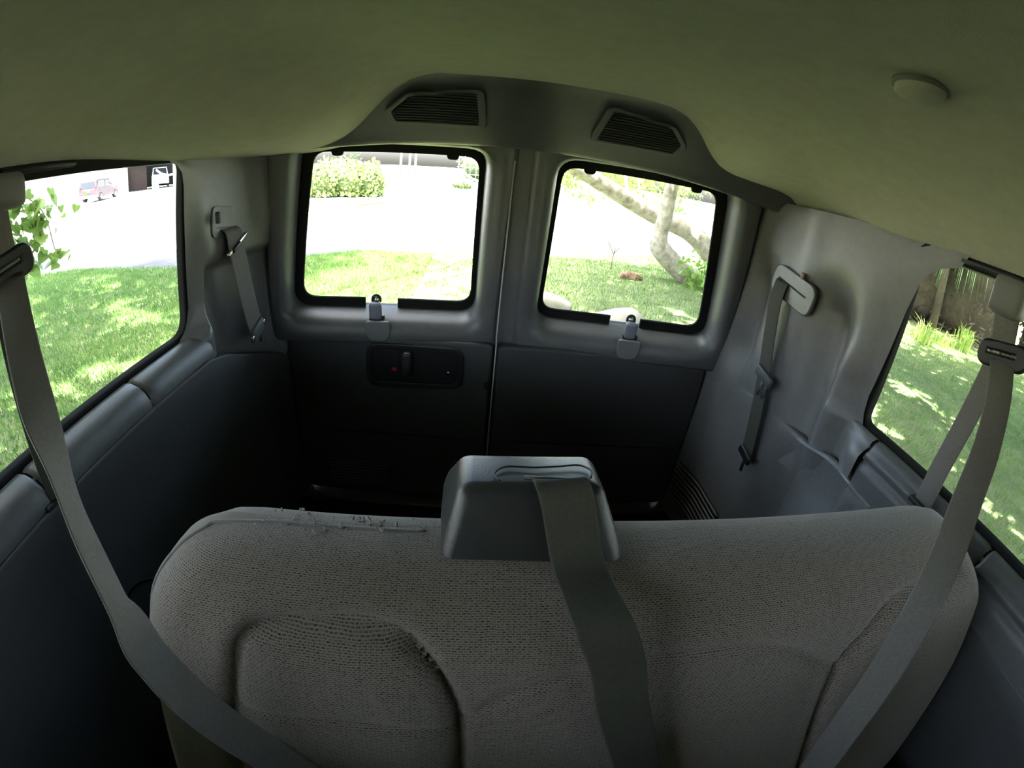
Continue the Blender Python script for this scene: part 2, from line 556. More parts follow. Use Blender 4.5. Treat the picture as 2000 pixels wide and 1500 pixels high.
def tree():
    t = empty('tree', (5.2, 9.0, GZ), 'leaning pale-barked tree with two crossing trunks behind the rear door', 'tree')
    A = catmull([(6.9, 9.5, -0.95), (5.9, 9.55, -0.2), (5.1, 9.6, 0.35), (3.93, 9.6, 0.68), (2.96, 9.5, 1.03), (2.3, 9.4, 1.30), (1.2, 9.0, 1.75), (-0.4, 8.0, 2.8), (-1.5, 6.0, 4.0)], 6)
    tube('trunk', A, list(np.interp(np.arange(len(A)), [0, 12, 24, 36, len(A)-1], [0.32, 0.25, 0.2, 0.17, 0.08])), BARK, t, 12)
    B = catmull([(5.6, 8.8, -1.1), (4.86, 8.7, -0.66), (4.3, 8.7, -0.30), (3.97, 8.7, -0.02), (3.93, 8.7, 0.26), (3.98, 8.7, 0.72), (4.0, 8.7, 1.2), (4.05, 8.65, 1.8), (4.1, 8.2, 3.2), (3.6, 7.0, 5.0)], 6)
    tube('trunk', B, list(np.interp(np.arange(len(B)), [0, 10, 18, 24, 36, len(B)-1], [0.27, 0.24, 0.23, 0.18, 0.155, 0.08])), BARK, t, 12)
    for P, r in (([(3.3, 9.6, 0.95), (3.25, 9.8, 1.4), (3.1, 10.0, 2.2), (2.9, 10, 3.4)], 0.06), ([(3.75, 9.6, 0.74), (3.6, 9.8, 1.3), (3.45, 10, 2.1)], 0.03),
                 ([(4.1, 8.2, 3.2), (5.5, 5.0, 4.6), (6.5, 1.0, 5.6), (6.5, -3, 6.2)], 0.10), ([(3.6, 7.0, 5.0), (1.5, 3.0, 6.0), (0.0, -2.0, 6.5)], 0.09), ([(-1.5, 6.0, 4.0), (-3.5, 3.0, 5.2), (-4, -1, 5.8)], 0.07)):
        Q = catmull(P, 6)
        tube('branch', Q, list(np.linspace(r, r*0.4, len(Q))), BARK, t, 8)
    # crown: leaves placed so that their shade falls on the van, the lawn beside it, and thins out towards the road
    n = 130000
    gx = rng.uniform(-11, 18, n); gy = rng.uniform(-12, 16, n); h = rng.uniform(4.6, 7.2, n)
    van = (np.abs(gx) < 1.9) & (gy < 1.0)
    tau = np.where(gx < -1.2, 0.78, np.where(gx > 1.2, 1.15, 0.6))
    tau = np.where((gx < 0.9) & (gx > -3.5+0.25*(gy-5)) & (gy > 2.2), 0.13, tau)
    tau = np.where((gx >= 0.9) & (gy > 1.5) & (gx < 7), 0.72, tau)
    tau = np.where((gy > 9.3+0.35*np.maximum(gx-1, 0)), 0.06, tau)
    tau = np.where((gx > 9.3) & (gx < 15) & (gy > 5.3+0.1*(gx-10)) & (gy < 9), 0.45, tau)
    f = np.sin(gx*1.25+np.sin(gy*1.1+.7)*1.6)*np.sin(gy*1.5+np.sin(gx*0.9)*1.7)+0.5*np.sin(gx*3.1+gy*1.7)*np.sin(gy*3.7-gx*1.3)
    dens = np.clip(tau+0.75*f, 0, 1)*np.clip(tau*1.3, 0, 1)
    dens = np.where(van, 1.0, dens)
    k = rng.uniform(0, 1, n) < dens
    hh = h-GZ
    X = gx+SUN_DIR.x/SUN_DIR.z*hh; Y = gy+SUN_DIR.y/SUN_DIR.z*hh
    C = np.stack([X, Y, h], 1)[k]
    o = leafcloud('foliage', C, 0.50, LEAFC, t)
    o['kind'] = 'stuff'
    # leaves hanging around the trunks
    P = []
    for (cx, cy, cz, r, m_) in ((2.3, 11.5, 2.0, 0.9, 500), (3.3, 11.8, 1.9, 0.9, 700), (4.4, 11.5, 1.7, 0.8, 500), (4.75, 10.6, 0.95, 0.5, 300), (4.3, 13, 1.5, 1.0, 900), (2.8, 13, 1.7, 1.2, 900), (1.9, 10.6, 1.15, 0.35, 160), (2.55, 10.5, 0.85, 0.25, 60), (5.6, 11.5, 1.6, 0.6, 260)):
        P.append(np.array([cx, cy, cz])+rng.normal(0, 0.5, (m_, 3))*r*np.array([1, 1, 0.8]))
    o = leafcloud('hanging_foliage', np.concatenate(P), 0.16, LEAFB, t, 0.3, 0.8)
    o['kind'] = 'stuff'
    # ivy at the foot
    P = np.array([5.0, 8.2, -0.5])+rng.normal(0, 1, (260, 3))*np.array([0.28, 0.2, 0.24])
    o = leafcloud('ivy', P, 0.14, LEAFB, t, 0.8)
    o['kind'] = 'stuff'
tree()

# wood chunk and twig on the lawn
WOOD = mat('dry_wood', (0.20, 0.11, 0.07), 0.9, vscale=15, bump=0.6, bscale=50, spec=0.1, color2=(0.42, 0.30, 0.22))
st = empty('wood_chunk', (3.25, 8.25, GZ), 'split reddish chunk of dead wood lying on the grass', 'wood')
for k in range(5):
    a = 0.25*(k-2)
    P = [(3.25+0.05*(k-2), 8.25, GZ+0.02), (3.20+0.07*(k-2), 8.25, GZ+0.16-0.02*abs(k-2)), (3.02+0.13*(k), 8.2+0.03*k, GZ+0.04)]
    tube('splinter', catmull(P, 4), [0.05]*9, WOOD, st, 6)
tw = empty('bare_sapling', (3.05, 9.2, GZ), 'thin leafless sapling sticking out of the lawn by the road', 'plant')
TW = mat('twig', (0.20, 0.15, 0.11), 0.9)
for P, r in (([(3.05, 9.2, GZ), (3.05, 9.2, -0.55), (3.08, 9.2, -0.25)], 0.018), ([(3.06, 9.2, -0.42), (2.9, 9.2, -0.15), (2.82, 9.2, 0.0)], 0.010), ([(3.06, 9.2, -0.40), (3.2, 9.2, -0.2), (3.24, 9.2, -0.06)], 0.009), ([(2.9, 9.2, -0.15), (2.98, 9.2, 0.02)], 0.007)):
    Q = catmull(P, 4)
    tube('twig', Q, list(np.linspace(r, r*0.5, len(Q))), TW, tw, 6)

# pale smooth logs just behind the rear door
LOG = mat('bleached_wood', (0.40, 0.37, 0.34), 0.7, 0.12, 6, 0.2, 40, 0.2)
for P, R, lab in (([(0.62, 4.55, -0.42), (0.95, 4.75, -0.5), (1.24, 4.9, -0.62)], (0.13, 0.12, 0.10), 'pale smooth log end at the inner corner of the rear window above the grass'),
                  ([(1.45, 4.3, -0.66), (1.85, 4.45, -0.60), (2.10, 4.55, -0.58), (2.24, 4.6, -0.60)], (0.15, 0.17, 0.16, 0.08), 'pale smooth rounded log behind the window latch beside the leaning tree')):
    lg = empty('log', P[0][:2]+(GZ,), lab, 'log', 'pale logs on the grass behind the van')
    Q = catmull(P, 6)
    tube('wood', Q, list(np.interp(np.arange(len(Q)), np.linspace(0, len(Q)-1, len(R)), R)), LOG, lg, 14)
    tube('prop', [(P[0][0]+.1, P[0][1]+0.1, GZ-0.02), (P[0][0]+.1, P[0][1]+0.1, P[0][2])], 0.06, LOG, lg, 8)

def shrub(name, loc, rad, n, size, m, label, cat, group=None, core=True, aspect=0.6, coremat=None):
    t = empty(name, (loc[0], loc[1], GZ), label, cat, group)
    d = rng.normal(0, 1, (n, 3)); d /= np.linalg.norm(d, axis=1)[:, None]
    r = rng.uniform(0.82, 1.05, n)[:, None]*(1+0.12*np.sin(d*7).sum(1))[:, None]
    C = np.array(loc)+d*r*np.array(rad)
    C[:, 2] = np.maximum(C[:, 2], GZ+0.05)
    o = leafcloud('foliage', C, size, m, t, aspect); o['kind'] = 'stuff'
    bm = bmesh.new()
    bmesh.ops.create_icosphere(bm, subdivisions=3, radius=1.0)
    for v in bm.verts:
        k = 0.86+0.07*math.sin(v.co.x*9)*math.sin(v.co.y*8+v.co.z*7)
        v.co = Vector((loc[0]+v.co.x*rad[0]*k, loc[1]+v.co.y*rad[1]*k, max(loc[2]+v.co.z*rad[2]*k, GZ-0.02)))
    bm_obj('twig_core', bm, coremat or (BRN if name == 'undergrowth' else LEAFD), t, True)
    return t

# hedge across the road
HEDL = leafmat('hedge_leaves', (0.10, 0.20, 0.04), (0.36, 0.42, 0.16), 0.35, 3.0, 0.35)
for i, (x, y, w, lab) in enumerate(((-9.7, 26.3, 1.25, 'leafy hedge shrub across the road, leftmost of the rounded row'), (-8.2, 26.9, 1.2, 'leafy hedge shrub across the road, middle of the rounded row'), (-6.9, 27.4, 0.95, 'leafy hedge shrub across the road, the one at the row end by the street'))):
    shrub('hedge_shrub', (x, y, 0.05), (w, 0.9, 1.1), 1500, 0.22, HEDL, lab, 'shrub', 'hedge across the road', aspect=0.7)
shrub('clipped_hedge', (-10.2, 33, 0.35), (2.6, 0.9, 1.25), 1200, 0.22, LEAFC, 'long clipped dark green hedge behind the rounded hedge row', 'hedge')

# far fence and posts at the end of the street
FEN = mat('grey_fence_metal', (0.30, 0.33, 0.36), 0.5)
fe = empty('fence', (-0.5, 60, GZ), 'grey open railing fence at the far end of the street', 'fence')
for k in range(12):
    rbox('post', (-3.4+0.75*k, 60+0.4*k*0.2, 1.0), (0.09, 0.09, 3.6), FEN, fe, 0.0)
for z in (0.2, 1.1, 2.3):
    rbox('rail', (0.7, 60.4, z), (8.6, 0.06, 0.08), FEN, fe, 0.0)
shrub('far_bush', (-0.2, 66, 1.2), (3.2, 1.5, 2.0), 900, 0.4, LEAFC, 'blue-green bush behind the railing fence at the street end', 'bush')
pa = empty('gate_posts', (-11.0, 64, GZ), 'group of thin dark posts far up the street above the hedge', 'posts')
for k, dx in enumerate((0, 1.2, 2.0)):
    rbox('post', (-11.4+dx, 64, 0.9), (0.28, 0.28, 3.4), mat('dark_post', (0.08, 0.08, 0.08), 0.7), pa, 0.0)
shrub('kerb_plant', (-2.0, 42, GZ+0.25), (1.0, 0.3, 0.4), 220, 0.2, HEDL, 'small kerbside plant up the street', 'plant')

# right-hand planting: dark shrubs, palm fronds, tall grass
BRN = leafmat('dry_undergrowth', (0.055, 0.05, 0.035), (0.17, 0.135, 0.10), 0.7, 1.5, 0.2)
for (x, y, z, rx, ry, rz, lab) in ((17.0, 8.9, 1.0, 2.2, 1.9, 3.2, 'dark brown-green undergrowth shrub behind the tall grass, middle one'), (14.7, 10.5, 1.0, 1.9, 1.3, 3.0, 'dark undergrowth shrub nearest the wide grey pillar'), (19.6, 6.2, 1.0, 2.4, 2.0, 3.2, 'dark undergrowth shrub behind the thick belt sleeve')):
    shrub('undergrowth', (x, y, z), (rx, ry, rz), 2600, 0.28, BRN, lab, 'shrub', 'undergrowth beyond the lawn', aspect=0.3)
PALM = leafmat('palm_blades', (0.10, 0.22, 0.09), (0.26, 0.38, 0.20), 0.35, 2.0, 0.35)
pl = empty('palm', (14.3, 8.7, GZ), 'strappy palm with long drooping blades at the top of the side window', 'palm')
tube('stem', [(14.3, 8.7, GZ), (14.2, 8.8, 1.2), (14.2, 8.7, 3.0)], [0.16, 0.13, 0.1], BRN, pl, 8)
for k in range(60):
    a = random.uniform(0, 6.283); r = random.uniform(0.9, 2.0)
    hx, hy = math.cos(a), math.sin(a)
    top = Vector((14.2, 8.7, 3.0))
    P = [top, top+Vector((hx*r*0.4, hy*r*0.4, 0.35)), top+Vector((hx*r*0.85, hy*r*0.85, -0.35)), top+Vector((hx*r*1.05, hy*r*1.05, -1.7-random.uniform(0, 0.7)))]
    sd = Vector((-hy, hx, 0))
    ribbon('frond', P, [sd]*4, lambda t: 0.085*(1-0.85*t), PALM, pl, 0.004, 4)
TG = leafmat('tall_grass_blades', (0.22, 0.36, 0.06), (0.50, 0.60, 0.20), 0.5, 3.0, 0.45)
for i, (x, y, n, h, lab) in enumerate(((11.2, 6.7, 60, 0.75, 'clump of bright tall grass nearest the wide grey pillar'), (12.3, 6.7, 50, 0.55, 'low clump of bright grass between the two taller clumps'), (13.4, 6.7, 70, 0.95, 'clump of bright tall grass nearest the belt guide'), (10.4, 7.0, 40, 0.45, 'small pale clump of dry grass at the window edge'))):
    t = empty('grass_clump', (x, y, GZ), lab, 'grass', 'tall grass clumps at the lawn edge')
    V, F = [], []
    for k in range(n):
        a = random.uniform(0, 6.283); r = random.uniform(0.05, 0.5); hh = h*random.uniform(0.5, 1.0)
        b = Vector((x+random.gauss(0, 0.16), y+random.gauss(0, 0.16), GZ-0.01))
        d = Vector((math.cos(a), math.sin(a), 0)); s = Vector((-d.y, d.x, 0))*0.012
        p1 = b+d*r*0.35+Vector((0, 0, hh*0.75)); p2 = b+d*r+Vector((0, 0, hh*random.uniform(0.6, 1.0)))
        i0 = len(V)
        V += [b-s, b+s, p1-s, p1+s, p2]
        F += [(i0, i0+1, i0+3, i0+2), (i0+2, i0+3, i0+4)]
    o = pydata('blades', V, F, TG, t); o['kind'] = 'stuff'

# hanging leafy branch by the left side window
LF = leafmat('heart_leaves', (0.10, 0.20, 0.05), (0.30, 0.42, 0.12), 0.35, 14.0, 0.45)
lb = empty('leafy_branch', (-3.9, 0.95, 2.4), 'hanging branch with broad heart-shaped leaves outside the side window', 'branch')
tube('twig', catmull([(-3.9, 0.9, 2.9), (-3.8, 1.0, 1.9), (-3.72, 1.1, 1.35), (-3.55, 1.3, 1.05), (-3.5, 1.35, 0.72)], 5), list(np.linspace(0.012, 0.004, 21)), TW, lb, 6)
tube('twig', catmull([(-3.8, 1.0, 1.9), (-3.85, 0.95, 1.3), (-3.80, 1.0, 0.95), (-3.72, 1.08, 0.7)], 5), list(np.linspace(0.009, 0.004, 16)), TW, lb, 6)
heart = [(0, 0), (0.28, 0.16), (0.50, 0.05), (0.56, -0.18), (0.40, -0.5), (0.18, -0.8), (0, -1.08), (-0.18, -0.8), (-0.40, -0.5), (-0.56, -0.18), (-0.50, 0.05), (-0.28, 0.16)]
hv = [(0, 0.02, -0.35)]+[(x, 0.10*abs(x), z) for x, z in heart]
hme = bpy.data.meshes.new('leaf'); hme.from_pydata(hv, [], [(0, i+1, (i+1) % 12+1) for i in range(12)]); hme.update(); hme.materials.append(LF)
for k in range(150):
    o = bpy.data.objects.new('leaf', hme); col.objects.link(o); o.parent = lb
    s = random.uniform(0.05, 0.115)
    P = Vector((random.gauss(-3.68, 0.12), random.gauss(1.15, 0.14), random.uniform(0.62, 1.22)))
    P.x = -3.75+(P.y-1.0)*0.75+random.gauss(0, 0.04)
    o.location = P-Vector((-3.9, 0.95, 2.4))
    o.rotation_euler = (random.gauss(0, 0.6), random.gauss(0, 0.5), random.uniform(0, 6.28)); o.scale = (s, s, s)

# ------------------------------------------------------------------ far buildings and cars
BW = mat('white_wall', (0.78, 0.77, 0.74), 0.8, 0.03, 0.5)
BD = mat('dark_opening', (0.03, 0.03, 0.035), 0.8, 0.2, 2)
BG = mat('roof_grey', (0.22, 0.22, 0.27), 0.8, 0.1, 1)
ang = math.atan2(0.613, 0.79)
bl = empty('building', (-38, 47.4, GZ), 'pale building with a dark open carport beyond the street', 'building', rotz=ang)
def lbox(name, c, s, m, parent, bev=0.0):
    bm = bmesh.new(); box_bm(bm, c, s)
    return bm_obj(name, bm, m, parent, world=False)
lbox('wall', (-16, 0.3, 2.5), (25.6, 0.4, 5.2), BW, bl)
lbox('wall', (11.5, 0.3, 2.5), (12.5, 0.4, 5.2), BW, bl)
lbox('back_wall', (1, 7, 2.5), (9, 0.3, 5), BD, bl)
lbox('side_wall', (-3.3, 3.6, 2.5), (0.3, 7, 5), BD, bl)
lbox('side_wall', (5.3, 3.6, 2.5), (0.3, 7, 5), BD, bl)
lbox('roof', (-2, 3.4, 5.3), (42, 8.5, 0.4), BG, bl)
lbox('eave_band', (-8.2, -0.6, 2.35), (7.6, 1.2, 0.55), BG, bl)
lbox('garage_door', (-2.1, 0.7, 1.6), (2.3, 0.2, 3.2), mat('brown_door', (0.014, 0.010, 0.010), 0.9, spec=0.1), bl)
lbox('column', (0.05, -1.2, 0.7), (0.75, 0.75, 1.5), BW, bl)
ch = tube('chain_swag', catmull([(0.2, -1.2, 2.1), (0.8, -1.2, 1.62), (1.6, -1.2, 1.38), (2.4, -1.2, 1.5), (3.4, -1.2, 1.95)], 6), 0.10, WHT, bl, 8, world=False)

WHEEL = mat('tyre', (0.02, 0.02, 0.02), 0.8)
def car(name, loc, heading, L, W, H, paint, label, pickup=False):
    t = empty(name, (loc[0], loc[1], GZ-0.08), label, 'car', rotz=math.atan2(heading[1], heading[0]))
    def prof(name, pts, w, m, parent=None, inset=0.0, z=0):
        n = len(pts)
        V = [(x, -w/2+(inset if zz > H*0.6 else 0), zz) for x, zz in pts]+[(x, w/2-(inset if zz > H*0.6 else 0), zz) for x, zz in pts]
        F = [tuple(range(n))[::-1], tuple(range(n, 2*n))]+[(i, (i+1) % n, (i+1) % n+n, i+n) for i in range(n)]
        return pydata(name, V, F, m, t, world=False)
    h = H
    prof('body', [(-L/2, 0.35), (L/2-0.1, 0.35), (L/2, 0.6), (L/2-0.05, 0.52*h), (0.26*L, 0.58*h), (0.10*L, 0.97*h), (-0.36*L, h), (-0.47*L, 0.93*h), (-0.49*L, 0.6*h), (-L/2, 0.55*h)], W, paint, inset=0.10)
    gl = mat('car_glass', (0.02, 0.025, 0.03), 0.1)
    for s in (-1, 1):
        V = [(x, s*(W/2-0.045), zz) for x, zz in ((0.20*L, 0.63*h), (0.09*L, 0.90*h), (-0.10*L, 0.92*h), (-0.10*L, 0.62*h))]
        pydata('side_window', V, [(0, 1, 2, 3)] if s > 0 else [(3, 2, 1, 0)], gl, t, world=False)
        V = [(x, s*(W/2-0.045), zz) for x, zz in ((-0.13*L, 0.62*h), (-0.13*L, 0.92*h), (-0.40*L, 0.92*h), (-0.44*L, 0.64*h))]
        pydata('side_window', V, [(0, 1, 2, 3)] if s > 0 else [(3, 2, 1, 0)], gl, t, world=False)
        lbox('tail_light', (-L/2+0.02, s*(W/2-0.14), 0.62*h), (0.08, 0.2, 0.28), RED, t)
        for x in (-0.31*L, 0.33*L):
            V, F = tube_data([(x, s*(W/2-0.24), 0.38), (x, s*(W/2+0.01), 0.38)], 0.38, 18)
            w = pydata('wheel', V, F, WHEEL, t, world=False)
            V, F = tube_data([(x, s*(W/2-0.1), 0.38), (x, s*(W/2+0.025), 0.38)], 0.22, 14)
            pydata('hub', V, F, CHR, w, world=False)
    V = [(-0.493*L, -W/2+0.22, 0.64*h), (-0.493*L, W/2-0.22, 0.64*h), (-0.478*L, W/2-0.28, 0.90*h), (-0.478*L, -W/2+0.28, 0.90*h)]
    pydata('rear_window', V, [(3, 2, 1, 0)], gl, t, world=False)
    lbox('bumper', (-L/2-0.03, 0, 0.48), (0.14, W*0.96, 0.24), mat('bumper_grey', (0.2, 0.2, 0.2), 0.5), t)
    lbox('number_plate', (-L/2-0.02, 0, 0.5*h), (0.06, 0.5, 0.16), WHT, t)
    return t
car('suv', (-36.4, 36.2), (-0.28, 0.958), 4.9, 1.95, 2.0, mat('maroon_paint', (0.045, 0.03, 0.042), 0.35, spec=0.4), 'dark maroon off-road car parked across the bright street')
ux, uy = 0.79, 0.613; vx, vy = -0.613, 0.79
vp = (-38+ux*0.7+vx*4.0, 47.4+uy*0.7+vy*4.0)
wv = empty('parked_van', (vp[0], vp[1], GZ), 'white van parked nose-out inside the dark carport', 'car', rotz=ang)
V = [(-1.05, -2.0, 0.4), (1.05, -2.0, 0.4), (1.05, -2.0, 1.25), (-1.05, -2.0, 1.25), (-0.98, -1.5, 1.45), (0.98, -1.5, 1.45), (-0.85, -0.8, 2.35), (0.85, -0.8, 2.35), (-0.9, 2.4, 2.4), (0.9, 2.4, 2.4), (-1.05, 2.4, 0.4), (1.05, 2.4, 0.4)]
pydata('body', V, [(0, 1, 2, 3), (3, 2, 5, 4), (4, 5, 7, 6), (6, 7, 9, 8), (1, 11, 9, 7, 5, 2), (10, 0, 3, 4, 6, 8), (10, 8, 9, 11), (0, 10, 11, 1)], WHT, wv, world=False)
pydata('windscreen', [(-0.86, -1.47, 1.53), (0.86, -1.47, 1.53), (0.76, -0.86, 2.28), (-0.76, -0.86, 2.28)], [(0, 1, 2, 3)], mat('car_glass', (0.02, 0.025, 0.03), 0.1), wv, world=False)
lbox('bumper', (0, -2.05, 0.62), (2.0, 0.16, 0.3), mat('bumper_grey', (0.2, 0.2, 0.2), 0.5), wv)
for s in (-1, 1):
    lbox('headlight', (s*0.8, -2.02, 1.05), (0.35, 0.06, 0.22), CHR, wv)
    for y in (-1.2, 1.6):
        V, F = tube_data([(s*0.8, y, 0.35), (s*1.06, y, 0.35)], 0.35, 14)
        pydata('wheel', V, F, WHEEL, wv, world=False)

# ------------------------------------------------------------------ van shell
FRONT = -4.3
def zh_rear(x):
    if x > 0:
        return np.interp(x, [0, .26, .32, .376, .422, .478, .544, .624, .762, .82, .86, .90], [1.436, 1.435, 1.430, 1.410, 1.382, 1.347, 1.322, 1.315, 1.307, 1.290, 1.262, 1.244])
    return np.interp(abs(x), [0, .26, .32, .38, .45, .52, .60, .72, .90], [1.436, 1.434, 1.412, 1.372, 1.318, 1.282, 1.263, 1.252, 1.244])
def zh_fore(x):
    return np.interp(abs(x), [0, .25, .42, .56, .67, .76, .82, .90], [1.436, 1.430, 1.408, 1.372, 1.328, 1.284, 1.256, 1.244])
def zhead(x, y):
    t = ss(-1.0, -0.55, y) if x < 0 else ss(-0.80, -0.42, y)
    acc = 0
    for d in (-0.03, 0, 0.03):     # soften the profile
        acc += (zh_fore(x+d)*(1-t)+zh_rear(x+d)*t)/3
    return acc+0.0
xs = np.concatenate([np.linspace(-.88, -.2, 60), np.linspace(-.18, .18, 8), np.linspace(.2, .88, 60)])
ys = np.concatenate([[FRONT, -3.5, -2.8, -2.2, -1.8], np.linspace(-1.5, -0.50, 36), np.linspace(-.47, -.07, 10)])
ceil = grid('ceiling', lambda x, y: (x, y, zhead(x, y)), xs, ys, HL, None, flip=True)
tag(ceil, kind='structure')
# roof skin above the headliner
grid('roof_skin', lambda x, y: (x, y, 1.56-0.10*(abs(x)/.95)**4), np.linspace(-.95, .95, 24), [FRONT-0.1, -2, 0.02], WHT, ceil)

# rear header trim with the two speaker grilles
hdr = empty('trim_1', (0, -0.3, 1.35), kind='structure')
hp = [(-0.02, 1.40), (-0.06, 1.305), (-0.10, 1.300), (-0.22, 1.296), (-0.240, 1.292), (-0.250, 1.2915), (-0.258, 1.294), (-0.268, 1.299), (-0.30, 1.319), (-0.34, 1.342), (-0.46, 1.417), (-0.49, 1.431), (-0.53, 1.450)]
loft_x('header_panel', hp, np.linspace(-.86, .86, 60), PL, hdr, dz=lambda x, k: -0.036*(abs(x)/.69)**2*(1 if k < 7 else max(0, 1-(k-6)/4)), flip=False)
for s in (-1, 1):
    rbox('end_cap', (s*0.815, -0.175, 1.268), (0.10, 0.16, 0.05), PLD, hdr, 0.02, 3)
def speaker(s):
    M = frame((0, -0.338, 1.340), (1, 0, 0), (0, -0.12, 0.075))
    M.translation = Vector((0.0, -0.338, 1.340)) + (M.to_3x3() @ Vector((0, 0, 1)))*0.001
    x0, x1 = (0.13, 0.345)
    o = [(x0, 0.0), (x1, 0.0), (x1+0.008, 0.045), (x1-0.045, 0.105), (x0+0.012, 0.132)]
    o = [(s*(x+0.025 if s > 0 else x), y) for x, y in o]
    if s < 0: o = o[::-1]
    c = Vector((sum(p[0] for p in o)/5, sum(p[1] for p in o)/5))
    def grow(k): return roundpoly([tuple(c+(Vector(p)-c)*k) for p in o], 0.022)
    sp = fill('speaker_grille', [grow(1.0)], 0.003, 0.0, M, BLK, hdr)
    fill('rim', [grow(1.10), grow(0.98)], 0.006, 0.002, M, PL, sp)
    bm = bmesh.new()
    V = 12
    for k in range(V):
        v = 0.006+0.115*k/(V-1)
        a0 = x0+0.004+0.010*v/0.13; a1 = x1-0.004 - max(0, (v-0.045))*0.8
        cx = s*((a0+a1)/2+(0.025 if s > 0 else 0))
        box_bm(bm, (cx, v, 0.005), (a1-a0, 0.0045, 0.003))
    bmesh.ops.transform(bm, matrix=M, verts=bm.verts)
    bm_obj('grille_slats', bm, mat('grille_black', (0.022, 0.022, 0.022), 0.6), sp)
speaker(-1); speaker(1)

# round clip on the headliner
bt = empty('ceiling_clip', (0.327, -1.165, 1.41), 'round cloth-coloured cap sticking out of the headliner', 'cap')
zc = float(zhead(0.327, -1.165))
V, F = tube_data([(0.327, -1.165, zc+0.004), (0.327, -1.165, zc-0.010), (0.327, -1.165, zc-0.013)], [0.030, 0.030, 0.026], 32)
pydata('cap', V, F, HL, bt, True)
V, F = tube_data([(0.327, -1.165, zc+0.002), (0.327, -1.165, zc-0.004)], [0.034, 0.034], 32)
pydata('flange', V, F, HLTRIM, bt, True)

# floor
fl = rbox('floor', (0, (FRONT-0.05)/2, -0.05), (1.84, -FRONT+0.05, 0.10), CARPET, None, 0.0)
tag(fl, kind='structure')
rbox('aisle_mat', (-0.42, -2.2, 0.004), (0.66, 3.0, 0.008), MAT_, fl, 0.002)
rbox('sill_plate', (0, -0.13, 0.008), (1.46, 0.08, 0.016), PLD, fl, 0.004)
# underbody so nothing shines up from below
# ---------------- side walls
def xg(z): return 0.862-0.14*(z-0.815)
YW0 = -2.25     # front end of the long side windows

